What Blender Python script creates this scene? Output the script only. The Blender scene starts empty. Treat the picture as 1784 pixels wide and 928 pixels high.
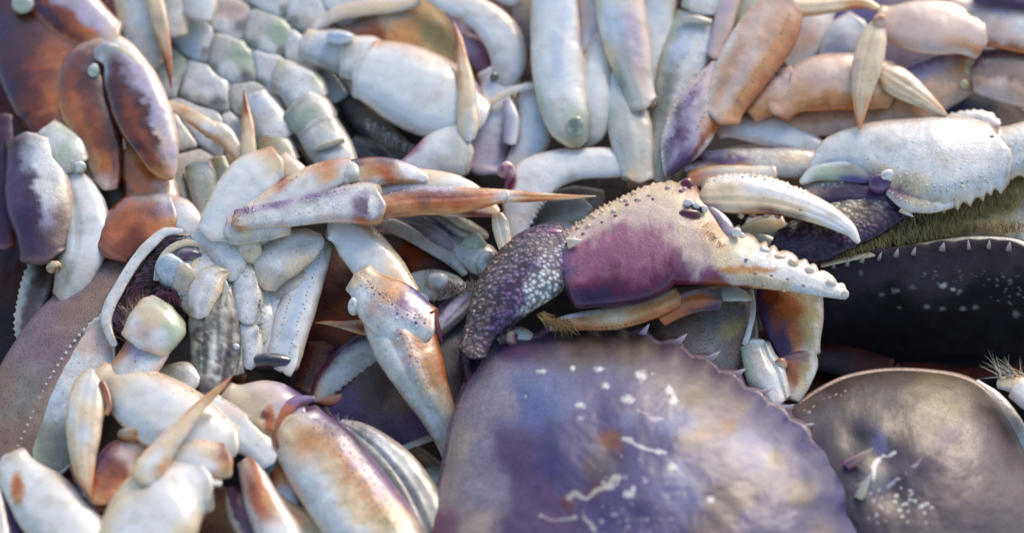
import bpy, math, random
import numpy as np
from mathutils import Vector

# ------------------------------------------------------------------ camera, sky, sun
SC = bpy.context.scene
SC.render.resolution_x, SC.render.resolution_y = 1024, 532
DIST = 1.0                       # metres from the lens to the middle of the pile
PX = 0.42 / 1784                 # metres per unit of the layout grid
PITCH = math.radians(46)         # camera looks this far below the horizon
SLOPE = 0.78                     # how fast the pile comes nearer going down the frame
VIEW = np.array([0, math.cos(PITCH), -math.sin(PITCH)])
UPV = np.array([0, math.sin(PITCH), math.cos(PITCH)])
RIGHT = np.array([1.0, 0, 0])
CAM = -VIEW * DIST

cam_d = bpy.data.cameras.new('camera'); cam = bpy.data.objects.new('camera', cam_d)
SC.collection.objects.link(cam); SC.camera = cam
cam.location = CAM
cam.rotation_euler = (math.pi / 2 - PITCH, 0, 0)
cam_d.sensor_width = 36; cam_d.lens = 36 * DIST / 0.42
cam_d.clip_start = 0.01; cam_d.clip_end = 200
cam_d.dof.use_dof = True; cam_d.dof.focus_distance = 0.985; cam_d.dof.aperture_fstop = 4.5

SUN_EL, SUN_AZ = math.radians(28), math.radians(24)      # azimuth measured from +Y (away from camera) towards +X
world = bpy.data.worlds.new('World'); SC.world = world; world.use_nodes = True
nt = world.node_tree; bg = nt.nodes['Background']
sky = nt.nodes.new('ShaderNodeTexSky'); sky.sky_type = 'NISHITA'; sky.sun_disc = False
sky.sun_elevation = SUN_EL; sky.sun_rotation = SUN_AZ
sky.air_density = 1.0; sky.dust_density = 1.0; sky.ozone_density = 0.4
nt.links.new(sky.outputs[0], bg.inputs[0]); bg.inputs[1].default_value = 0.15
sun_d = bpy.data.lights.new('sun', 'SUN'); sun_d.energy = 1.15; sun_d.angle = math.radians(24.0)
sun_d.color = (1.0, 0.84, 0.66)
sun = bpy.data.objects.new('sun', sun_d); SC.collection.objects.link(sun)
sdir = Vector((math.sin(SUN_AZ) * math.cos(SUN_EL), math.cos(SUN_AZ) * math.cos(SUN_EL), math.sin(SUN_EL)))
sun.rotation_euler = sdir.to_track_quat('Z', 'Y').to_euler()
SC.view_settings.view_transform = 'Standard'; SC.view_settings.look = 'None'
SC.view_settings.exposure = 0.82; SC.view_settings.gamma = 1.0

# ------------------------------------------------------------------ noise
RNG = np.random.RandomState(7)
PERM = RNG.permutation(256); PERM = np.concatenate([PERM, PERM, PERM])
VAL = RNG.uniform(-1, 1, 256)
def vnoise(p):
    i = np.floor(p).astype(np.int64); f = p - i; f = f * f * (3 - 2 * f); i &= 255
    def h(a, b, c): return VAL[PERM[PERM[PERM[(i[..., 0] + a) & 255] + ((i[..., 1] + b) & 255)] + ((i[..., 2] + c) & 255)]]
    x, y, z = f[..., 0], f[..., 1], f[..., 2]
    a = h(0,0,0) * (1-x) + h(1,0,0) * x; b = h(0,1,0) * (1-x) + h(1,1,0) * x
    c = h(0,0,1) * (1-x) + h(1,0,1) * x; d = h(0,1,1) * (1-x) + h(1,1,1) * x
    return (a * (1-y) + b * y) * (1-z) + (c * (1-y) + d * y) * z
def fbm(p, size, octaves=3, seed=0.0):
    q = p / size + seed * 7.31; s = 0; a = 1.0; t = 0
    for k in range(octaves):
        s = s + a * vnoise(q); t += a; a *= 0.5; q = q * 2.03 + 11.7
    return s / t

# ------------------------------------------------------------------ layout grid -> world
def to_world(q):
    """q[...,3] = across, down, height towards the camera (grid units) -> metres"""
    d = DIST - q[..., 2] * PX
    k = d * PX / DIST
    return (CAM + d[..., None] * VIEW + ((q[..., 0] - 892) * k)[..., None] * RIGHT + ((464 - q[..., 1]) * k)[..., None] * UPV)
def lie(v): return SLOPE * (v - 464)

# ------------------------------------------------------------------ colours
PAL = dict(
 W=(.78,.75,.69), w=(.58,.54,.45), C=(.80,.60,.36), c=(.60,.45,.28), O=(.52,.13,.018), o=(.64,.28,.08), R=(.085,.014,.008), r=(.26,.05,.012),
 P=(.06,.02,.06), p=(.17,.075,.20), V=(.46,.38,.46), B=(.10,.052,.04), b=(.25,.155,.11), G=(.48,.53,.36), g=(.27,.27,.20),
 K=(.012,.010,.012), k=(.045,.032,.038), S=(.66,.38,.22), s=(.72,.51,.41), M=(.17,.014,.055), m=(.34,.10,.17), Y=(.26,.17,.06), y=(.46,.33,.13),
 T=(.10,.14,.24), U=(.082,.062,.25), u=(.60,.65,.70), N=(.18,.20,.48), D=(.06,.042,.045), d=(.22,.20,.17), E=(.10,.048,.11), e=(.22,.14,.165))
PAL = {k: np.array(v) for k, v in PAL.items()}

def grid_color(grid, t, s, crisp=1):
    rows = [[PAL[ch] for ch in r] for r in grid.split('/')]
    n = max(len(r) for r in rows)
    g = []
    for r in rows:
        r = np.array(r); x = np.linspace(0, len(r) - 1, n); i = np.clip(x.astype(int), 0, max(len(r) - 2, 0)); f = (x - i)[:, None]
        g.append(r[i] * (1 - f) + r[np.minimum(i + 1, len(r) - 1)] * f)
    g = np.array(g)
    if len(g) == 1: g = np.concatenate([g, g])
    R_, C_ = g.shape[:2]
    a = np.clip(t, 0, 1) * (R_ - 1); b = (np.clip(s, -1, 1) * .5 + .5) * (C_ - 1)
    i = np.clip(a.astype(int), 0, R_ - 2); j = np.clip(b.astype(int), 0, max(C_ - 2, 0)); j1 = np.minimum(j + 1, C_ - 1)
    fa = (a - i); fb = (b - j)
    fa = fa * fa * (3 - 2 * fa); fb = fb * fb * (3 - 2 * fb)
    if crisp: fb = fb * fb * (3 - 2 * fb)
    fa = fa[..., None]; fb = fb[..., None]
    return (g[i, j] * (1-fa) + g[i+1, j] * fa) * (1-fb) + (g[i, j1] * (1-fa) + g[i+1, j1] * fa) * fb

# ------------------------------------------------------------------ materials
def make_mat(name, rough=.38, coat=.25, coat_rough=.2, sss=.0, cells=0, cell_bump=.0, cell_dark=0., dots=0, dots_dark=.0, fine=900, fine_bump=.15, mott=.15, spec=.5, cell_light=0., pin=0.):
    m = bpy.data.materials.new(name); m.use_nodes = True; n = m.node_tree.nodes; l = m.node_tree.links
    b = n['Principled BSDF']
    b.inputs['Roughness'].default_value = rough; b.inputs['Coat Weight'].default_value = coat
    b.inputs['Coat Roughness'].default_value = coat_rough; b.inputs['Specular IOR Level'].default_value = spec
    if sss:
        b.inputs['Subsurface Weight'].default_value = sss; b.inputs['Subsurface Scale'].default_value = 0.004
        b.inputs['Subsurface Radius'].default_value = (1.0, .55, .35)
    at = n.new('ShaderNodeAttribute'); at.attribute_name = 'Col'
    tc = n.new('ShaderNodeTexCoord')
    def mth(op, a, c=None, clamp=False):
        x = n.new('ShaderNodeMath'); x.operation = op; x.use_clamp = clamp
        for k, v in enumerate((a, c)):
            if v is None: continue
            if isinstance(v, (int, float)): x.inputs[k].default_value = v
            else: l.new(v, x.inputs[k])
        return x.outputs[0]
    def noise(scale, detail=3):
        x = n.new('ShaderNodeTexNoise'); x.inputs['Scale'].default_value = scale; x.inputs['Detail'].default_value = detail
        l.new(tc.outputs['Object'], x.inputs['Vector']); return x.outputs[0]
    def mul(col, fac):
        x = n.new('ShaderNodeVectorMath'); x.operation = 'SCALE'; l.new(col, x.inputs[0]); l.new(fac, x.inputs['Scale']); return x.outputs[0]
    mt = mth('ADD', mth('MULTIPLY', mth('SUBTRACT', noise(160, 5), .5), mott * 4), 1.0)
    col = mul(at.outputs['Color'], mt)
    height = mth('MULTIPLY', noise(fine, 4), fine_bump)
    height = mth('ADD', height, mth('MULTIPLY', noise(fine * .22, 3), fine_bump * 2))
    if cells:
        wv = n.new('ShaderNodeTexNoise'); wv.inputs['Scale'].default_value = cells * .6; l.new(tc.outputs['Object'], wv.inputs['Vector'])
        ad = n.new('ShaderNodeVectorMath'); ad.operation = 'MULTIPLY_ADD'; l.new(wv.outputs['Color'], ad.inputs[0])
        ad.inputs[1].default_value = (.6 / cells,) * 3; l.new(tc.outputs['Object'], ad.inputs[2])
        v = n.new('ShaderNodeTexVoronoi'); v.inputs['Scale'].default_value = cells; l.new(ad.outputs[0], v.inputs['Vector'])
        hill = mth('SUBTRACT', 1.0, mth('MULTIPLY', v.outputs['Distance'], 1.5), True)
        height = mth('ADD', height, mth('MULTIPLY', hill, cell_bump))
        g = mth('ADD', mth('MULTIPLY', hill, cell_dark + cell_light), 1 - cell_dark)
        col = mul(col, g)
    if dots:
        v = n.new('ShaderNodeTexVoronoi'); v.inputs['Scale'].default_value = dots; v.inputs['Randomness'].default_value = .8
        l.new(tc.outputs['Object'], v.inputs['Vector'])
        r = n.new('ShaderNodeMapRange'); r.interpolation_type = 'SMOOTHSTEP'; l.new(v.outputs['Distance'], r.inputs[0])
        r.inputs[1].default_value = .14; r.inputs[2].default_value = .42; r.inputs[3].default_value = 1 - dots_dark; r.inputs[4].default_value = 1.0
        big = mth('GREATER_THAN', noise(70, 2), .2)
        col = mul(col, r.outputs[0]); height = mth('ADD', height, mth('MULTIPLY', r.outputs[0], .12))
    if pin:
        v = n.new('ShaderNodeTexVoronoi'); v.inputs['Scale'].default_value = 210; l.new(tc.outputs['Object'], v.inputs['Vector'])
        r = n.new('ShaderNodeMapRange'); r.interpolation_type = 'SMOOTHSTEP'; l.new(v.outputs['Distance'], r.inputs[0])
        r.inputs[1].default_value = .05; r.inputs[2].default_value = .15; r.inputs[3].default_value = 1 - pin; r.inputs[4].default_value = 1.0
        sp = n.new('ShaderNodeMapRange'); sp.interpolation_type = 'SMOOTHSTEP'; l.new(noise(420, 5), sp.inputs[0])
        sp.inputs[1].default_value = .30; sp.inputs[2].default_value = .42; sp.inputs[3].default_value = 1 - pin * .25; sp.inputs[4].default_value = 1.0
        col = mul(mul(col, r.outputs[0]), sp.outputs[0])
    l.new(col, b.inputs['Base Color'])
    bp = n.new('ShaderNodeBump'); bp.inputs['Strength'].default_value = .6; bp.inputs['Distance'].default_value = .0012
    l.new(height, bp.inputs['Height']); l.new(bp.outputs[0], b.inputs['Normal'])
    rr = mth('ADD', mth('MULTIPLY', mth('SUBTRACT', noise(110, 4), .5), .45), rough, True); l.new(rr, b.inputs['Roughness'])
    return m
MATS = dict(
 smooth=make_mat('white_shell', rough=.34, coat=.6, coat_rough=.10, sss=.25, pin=.3, dots=150, dots_dark=.0, fine_bump=.12, mott=.10),
 speck=make_mat('speckled_shell', rough=.36, coat=.5, coat_rough=.12, sss=.2, pin=.5, dots=900, dots_dark=.2, fine_bump=.14, mott=.2, cells=620, cell_bump=.08, cell_dark=.10),
 orange=make_mat('orange_shell', rough=.30, coat=.6, coat_rough=.10, sss=.10, pin=.3, fine_bump=.12, mott=.22, dots=900, dots_dark=.22),
 pebble=make_mat('pebbled_shell', rough=.42, coat=.12, cells=520, cell_bump=.38, cell_dark=.78, cell_light=.5, fine_bump=.15, mott=.2),
 grain=make_mat('granular_shell', rough=.40, coat=.18, cells=900, cell_bump=.05, cell_dark=.16, cell_light=.10, fine_bump=.15, mott=.18, sss=.06),
 stipple=make_mat('stippled_carapace', rough=.44, coat=.2, coat_rough=.24, dots=950, dots_dark=.65, fine_bump=.02, spec=.35, mott=.22),
 wet=make_mat('wet_purple_carapace', rough=.42, coat=.26, coat_rough=.25, cells=750, cell_dark=.22, cell_light=.2, cell_bump=.02, fine_bump=.02, mott=.16, spec=.35),
 dull=make_mat('dull_carapace', rough=.55, coat=.05, dots=950, dots_dark=.3, fine_bump=.3, mott=.25, spec=.3),
 woody=make_mat('fibrous_shell', rough=.5, coat=.15, fine=300, fine_bump=.6, mott=.4),
 matte=make_mat('dark_matte_carapace', rough=.62, coat=0, dots=950, dots_dark=.3, fine_bump=.2, mott=.3, spec=.12),
 hair=make_mat('bristle', rough=.5, coat=0, fine_bump=0, mott=.3),
 glass=make_mat('wet_dark_shell', rough=.12, coat=1, coat_rough=.05, fine_bump=.02, mott=.1),
)

# ------------------------------------------------------------------ objects
def w2(o): return Vector(o['_w'])
def empty(name, q, parent=None):
    o = bpy.data.objects.new(name, None); SC.collection.objects.link(o)
    w = Vector(to_world(np.array(q, float))); o['_w'] = list(w)
    if parent is not None: o.parent = parent; o.location = w - w2(parent)
    else: o.location = w
    o.empty_display_size = .01
    return o
def mesh_obj(name, q, faces, col, mat, parent):
    """q (N,3) in grid units, faces (M,4)/(M,3) int, col (N,3)"""
    w = to_world(q); c = w.mean(0)
    me = bpy.data.meshes.new(name); k = faces.shape[1]
    me.vertices.add(len(w)); me.vertices.foreach_set('co', (w - c).astype(np.float32).ravel())
    me.loops.add(faces.size); me.loops.foreach_set('vertex_index', faces.astype(np.int32).ravel())
    me.polygons.add(len(faces)); me.polygons.foreach_set('loop_start', np.arange(0, faces.size, k, dtype=np.int32))
    me.polygons.foreach_set('use_smooth', np.ones(len(faces), bool))
    a = me.color_attributes.new('Col', 'FLOAT_COLOR', 'POINT')
    a.data.foreach_set('color', np.concatenate([np.clip(col, 0.004, .85), np.ones((len(col), 1))], 1).astype(np.float32).ravel())
    me.update(calc_edges=True); me.validate()
    me.materials.append(MATS[mat])
    o = bpy.data.objects.new(name, me); SC.collection.objects.link(o)
    o['_w'] = list(c)
    if parent is not None: o.parent = parent; o.location = Vector(c) - w2(parent)
    else: o.location = Vector(c)
    return o

def spline(P, n, closed=False):
    P = np.array(P, float); m = len(P)
    if closed: Q = np.concatenate([P[-1:], P, P[:2]])
    else: Q = np.concatenate([2 * P[:1] - P[1:2], P, 2 * P[-1:] - P[-2:-1]])
    segs = m if closed else m - 1
    fine = []
    for i in range(segs):
        p0, p1, p2, p3 = Q[i:i+4]; t = np.linspace(0, 1, 24, endpoint=False)[:, None]
        fine.append(.5 * (2*p1 + (p2-p0)*t + (2*p0-5*p1+4*p2-p3)*t*t + (3*p1-p0-3*p2+p3)*t**3))
    fine = np.concatenate(fine + [Q[m:m+1] if not closed else P[:1]])
    d = np.concatenate([[0], np.cumsum(np.linalg.norm(np.diff(fine[:, :2], axis=0), axis=1))])
    x = np.linspace(0, d[-1], n, endpoint=not closed)
    return np.stack([np.interp(x, d, fine[:, k]) for k in range(fine.shape[1])], 1), d[-1]

def parse(spec):
    out = []
    for tok in spec.split():
        v = [float(x) for x in tok.split(',')]
        out.append(v + [0.] * (4 - len(v)))
    return out

SEED = [0]
def limb(parent, name, spec, grid, h=0, flat=.62, mat='smooth', e=.37, saw=None, cap=(.2, .2), rough=1.0, patches=(), keel=0., grooves=(), beads=None, joint=.5, warp=1., label=None, tilt=0., facet=.6, notch=1., crisp=1, scallop=None):
    """one shell segment: a swept, rounded, slightly uneven tube. saw=(side,amp,n[,t0,t1])"""
    SEED[0] += 1; sd = SEED[0] * 1.37
    P = parse(spec)
    if any(k in name for k in ('segment', 'palm', 'wrist')) and len(P) > 2:      # joints end bluntly
        if P[0][2] >= 10: P[0][2] = max(P[0][2], .88 * P[1][2])
        if P[-1][2] >= 10 and name != 'palm_and_fixed_finger': P[-1][2] = max(P[-1][2], .88 * P[-2][2])
    C0, length = spline(P, 8)
    ringn = 44 if np.max([p[2] for p in P]) > 22 else 28
    nb = int(np.clip(length / 3.2, 14, 150))
    C, length = spline(P, nb)
    C[:, 2] = np.maximum(C[:, 2], .6)
    T = np.gradient(C[:, :2], axis=0)
    win = int(np.clip(1.1 * C[:, 2].max() / (length / nb), 1, nb // 3)); Tp = np.pad(T, ((win, win), (0, 0)), mode='edge')
    kr = np.hanning(2 * win + 3)[1:-1]; kr /= kr.sum(); T = np.stack([np.convolve(Tp[:, i], kr, 'valid') for i in range(2)], 1)
    T /= np.linalg.norm(T, axis=1)[:, None] + 1e-9
    ph = np.linspace(0, math.pi / 2, 7)[:-1]
    ctr, wid, hh, tt, tan, wfull = [], [], [], [], [], []
    for p in ph:                       # start cap
        ctr.append(C[0, :2] - T[0] * C[0, 2] * cap[0] * math.cos(p)); wid.append(C[0, 2] * math.sin(p) + .01); hh.append(C[0, 3]); tt.append(0); tan.append(T[0])
    for i in range(nb): ctr.append(C[i, :2]); wid.append(C[i, 2]); hh.append(C[i, 3]); tt.append(i / (nb - 1)); tan.append(T[i])
    for p in ph[::-1]:
        ctr.append(C[-1, :2] + T[-1] * C[-1, 2] * cap[1] * math.cos(p)); wid.append(C[-1, 2] * math.sin(p) + .01); hh.append(C[-1, 3]); tt.append(1); tan.append(T[-1])
    ctr = np.array(ctr); wid = np.array(wid); hh = np.array(hh); tt = np.array(tt); tan = np.array(tan)
    # a raised lip round each joint
    if joint:
        lip = np.exp(-((tt - .015) / .02) ** 2) + np.exp(-((tt - .985) / .02) ** 2)
        nk = np.exp(-((tt - .06) / .025) ** 2) + np.exp(-((tt - .94) / .025) ** 2)
        wid = wid * (1 + .05 * joint * lip - .02 * joint * nk)
    nrm = np.stack([-tan[:, 1], tan[:, 0]], 1)
    a = np.linspace(0, 2 * math.pi, ringn, endpoint=False)
    ca, sa = np.cos(a), np.sin(a)
    s = ca
    dep = np.sign(sa) * np.abs(sa) ** (2 * e)
    S = np.broadcast_to(s, (len(ctr), ringn)); Dp = np.broadcast_to(dep, S.shape).copy(); TT = np.broadcast_to(tt[:, None], S.shape)
    rl = random.Random(SEED[0]); f1, f2 = rl.uniform(.35, .6), rl.uniform(-.6, -.3)
    Dp += np.where(Dp > 0, facet * (.07 * np.exp(-((S - f1) / .09) ** 2) + .03 * np.exp(-((S - f2) / .2) ** 2)), 0)
    for gs, gd, gw in grooves:
        Dp -= np.where(Dp > 0, gd * np.exp(-((S - gs) / gw) ** 2), 0)
    W = wid[:, None]
    off = S.copy()
    if scallop:
        side, amp, n, t0, t1 = scallop
        x = (TT - t0) / (t1 - t0); inn = (x > 0) & (x < 1)
        bumpy = np.abs(np.sin(math.pi * (x * n + .25 * np.sin(x * n * 2.1)))) ** .7 * (1 - .5 * x)
        off = off + side * np.where(inn, bumpy * np.clip((S * side - .55) / .45, 0, 1) * amp, 0) / W
    if saw:
        side, amp, n = saw[:3]; t0, t1 = (saw[3], saw[4]) if len(saw) > 3 else (0, 1)
        x = (TT - t0) / (t1 - t0); inn = (x > 0) & (x < 1)
        jit = fbm(np.stack([x * n * .7, x * 0 + sd, x * 0], -1), 1.0, 1)
        tooth = (1 - np.abs(((x * n + .35 * jit) % 1) * 2 - 1)) ** 1.6
        m = np.clip((S * side - .72) / .28, 0, 1) ** 1.5
        off = off + side * np.where(inn, tooth * m * amp, 0) / W
    # oblique, notched ends as real joints have
    n0, n1 = rl.uniform(-.28, .28) * notch, rl.uniform(-.28, .28) * notch
    e0 = np.exp(-(np.linspace(0, 1, len(ctr)) / .12) ** 2)[:, None]; e1 = np.exp(-((1 - np.linspace(0, 1, len(ctr))) / .12) ** 2)[:, None]
    lim = min(1, length / (2.2 * wid.max()))
    sh = lim * W * (e0 * (n0 * S - .20 * notch * np.cos(S * 3.0)) + e1 * (n1 * S + .20 * notch * np.cos(S * 3.0)) * 1.0) * np.where(Dp > -.2, 1, .4)
    x = ctr[:, None, 0] + nrm[:, None, 0] * off * W + tan[:, None, 0] * sh
    y = ctr[:, None, 1] + nrm[:, None, 1] * off * W + tan[:, None, 1] * sh
    z = hh[:, None] + h + Dp * W * flat + lie(y) + tilt * S * W
    q = np.stack([x, y, z], -1)
    # uneven surface
    base = q.copy()
    amp = rough * np.minimum(W, 40) * .06
    dn = fbm(base, max(18, wid.max() * 1.1), 3, sd)
    dn2 = fbm(base, 9, 2, sd + 3)
    k = np.clip(W / max(wid.max() * .3, 1), 0, 1)
    ctr3 = np.stack([np.broadcast_to(ctr[:, None, 0], S.shape), np.broadcast_to(ctr[:, None, 1], S.shape), (hh[:, None] + h) + lie(np.broadcast_to(ctr[:, None, 1], S.shape))], -1)
    v = base - ctr3; ln = np.linalg.norm(v, axis=-1, keepdims=True) + 1e-6
    q = base + v / ln * ((dn * amp + dn2 * amp * .22) * k)[..., None]
    if keel:
        q[..., 2] += np.where(Dp > 0, keel * W * np.exp(-(S / .22) ** 2), 0)
    R_ = len(ctr)
    # colour
    wr = .16 * warp
    cs = S + wr * 2.0 * fbm(base, 22, 4, sd + 9) + wr * .7 * fbm(base, 7, 2, sd + 5)
    ct = TT + wr * fbm(base, 26, 4, sd + 14) * min(1, 90 / length) + wr * .3 * fbm(base, 8, 2, sd + 6) * min(1, 90 / length)
    col = grid_color(grid, ct, cs, crisp)
    dl, dr = TT * length, (1 - TT) * length; jt = np.exp(-((dl - 2.5) / 3.5) ** 2) + np.exp(-((dr - 1.5) / 3.5) ** 2)
    if joint: jt = jt * (.7 + .6 * fbm(base, 14, 2, sd + 2)); col = col * (1 - .85 * joint * jt[..., None]) + np.array([.30, .145, .07]) * .85 * joint * jt[..., None]
    edge = np.clip((np.abs(S) - .68 - .2 * fbm(base, 24, 3, sd + 51)) / .3, 0, 1) ** 1.5 * .5
    for pu, pv, ra, rb, pc in patches:
        d = np.hypot((x - pu) / ra, (y - pv) / rb) + .35 * fbm(base, 16, 4, sd + 31) + .15 * fbm(base, 5, 2, sd + 33)
        k = (np.clip(1.25 - d, 0, .3) / .3)[..., None] * (Dp > -.1)[..., None]; col = col * (1 - k) + PAL[pc] * k
    if mat == 'woody':
        st = fbm(np.stack([S * 5.0, TT * 1.6, S * 0 + sd], -1), 1.0, 4); col = col * np.clip(1 + 2.6 * st, .25, 1.7)[..., None]
    lum = col.mean(-1, keepdims=True); ew = edge[..., None] * np.clip((lum - .25) * 2, 0, 1) * 1.3
    col = col * (1 - ew) + np.array([.74, .50, .32]) * ew
    stain = np.clip(fbm(base, 30, 4, sd + 21) * 2.2 - .35, 0, 1)[..., None]
    col = col * (1 - .42 * stain) + np.array([.38, .29, .17]) * .42 * stain * col.mean(-1, keepdims=True) * 1.6
    idx = np.arange(R_ * ringn).reshape(R_, ringn)
    A = idx[:-1]; B_ = idx[1:]
    f = np.stack([A, np.roll(A, -1, 1), np.roll(B_, -1, 1), B_], -1).reshape(-1, 4)
    V = q.reshape(-1, 3); Cc = col.reshape(-1, 3)
    if beads:                         # rows of tiny raised granules: (s, size, spacing, colour letter, t0, t1)
        for (bs, br, sp, bc, b0, b1) in beads:
            nbd = max(2, int(length * (b1 - b0) / sp)); vs, fs, cs_ = [V], [f], [Cc]; base_n = len(V)
            for kx in range(nbd):
                t = b0 + (b1 - b0) * (kx + .5 * random.random()) / nbd
                i = int(6 + t * (nb - 1)); i = min(max(i, 0), R_ - 1)
                j = int(np.argmin(np.abs(s - (bs + random.uniform(-.05, .05))) + (sa < 0) * 9))
                c = q[i, j]; r = br * random.uniform(.7, 1.25); c = c - (v / ln)[i, j] * r * .5
                bq, bf = small_ball(c, r); vs.append(bq); fs.append(bf + base_n); base_n += len(bq)
                cs_.append(np.tile(PAL[bc] * random.uniform(.8, 1.15), (len(bq), 1)))
            V = np.concatenate(vs); f = np.concatenate(fs); Cc = np.concatenate(cs_)
    o = mesh_obj(name, V, f, Cc, mat, parent)
    if label: o['label'] = label
    return o

def small_ball(c, r, n=8, m=5, sx=1, sy=1, sz=1):
    th = np.linspace(.02, math.pi - .02, m + 1); ph = np.linspace(0, 2 * math.pi, n, endpoint=False)
    q = np.stack([np.outer(np.sin(th), np.cos(ph)) * sx, np.outer(np.sin(th), np.sin(ph)) * sy, np.outer(np.cos(th), np.ones(n)) * sz], -1) * r + c
    idx = np.arange((m + 1) * n).reshape(m + 1, n)
    f = np.stack([idx[:-1], np.roll(idx[:-1], -1, 1), np.roll(idx[1:], -1, 1), idx[1:]], -1).reshape(-1, 4)
    return q.reshape(-1, 3), f

def knob(parent, name, u, v, h, r, c, mat='smooth', sx=1, sy=1, sz=.8, c2=None, top=None):
    SEED[0] += 1; sd = SEED[0]
    hi = r > 9
    q, f = small_ball(np.array([0., 0, 0]), 1, 20 if hi else 12, 14 if hi else 8, r * sx, r * sy, r * sz)
    q = q + np.array([u, v, h + lie(v)])
    q += (q - np.array([u, v, h + lie(v)])) * (fbm(q, r * 1.3, 3, sd) * .34)[:, None]
    col = np.tile(PAL[c], (len(q), 1))
    if c2:
        k = np.clip(fbm(q, r, 3, sd + 4) * 2 + .5, 0, 1)[:, None]; col = col * (1 - k) + PAL[c2] * k
    return mesh_obj(name, q, f, col, mat, parent)

def spike(parent, name, u0, v0, u1, v1, w, h=0, c='C', dh=6, flat=.7, mat='smooth', n=9, c2=None):
    """pointed cone from base (u0,v0) to tip (u1,v1)"""
    t = np.linspace(0, 1, 7); rr = w * (1 - t ** 1.5) + .25
    a = np.linspace(0, 2 * math.pi, n, endpoint=False)
    d = np.array([u1 - u0, v1 - v0]); L_ = np.linalg.norm(d) + 1e-6; d = d / L_; nn = np.array([-d[1], d[0]])
    cx = u0 + (u1 - u0) * t; cy = v0 + (v1 - v0) * t
    x = cx[:, None] + nn[0] * np.outer(rr, np.cos(a)); y = cy[:, None] + nn[1] * np.outer(rr, np.cos(a))
    z = h + lie(v0) + (dh * t)[:, None] + np.outer(rr, np.sin(a)) * flat
    q = np.stack([x, y, z], -1)
    idx = np.arange(7 * n).reshape(7, n)
    f = np.stack([idx[:-1], np.roll(idx[:-1], -1, 1), np.roll(idx[1:], -1, 1), idx[1:]], -1).reshape(-1, 4)
    cc = PAL[c][None] * np.ones((7 * n, 1))
    if c2: k = np.repeat(t, n)[:, None]; cc = cc * (1 - k) + PAL[c2] * k
    return mesh_obj(name, q.reshape(-1, 3), f, cc, mat, parent)

def blob_color(uv, blobs, p=2.2):
    """soft patchwork of shell colour: blobs = (u, v, reach, letter)"""
    num = 0; den = 1e-9
    for u, v, r, c in blobs:
        d2 = ((uv[..., 0] - u) ** 2 + (uv[..., 1] - v) ** 2) / r ** 2
        wgt = 1 / (d2 + .06) ** p
        num = num + wgt[..., None] * PAL[c]; den = den + wgt
    return num / (den[..., None] if isinstance(den, np.ndarray) else den)

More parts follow.
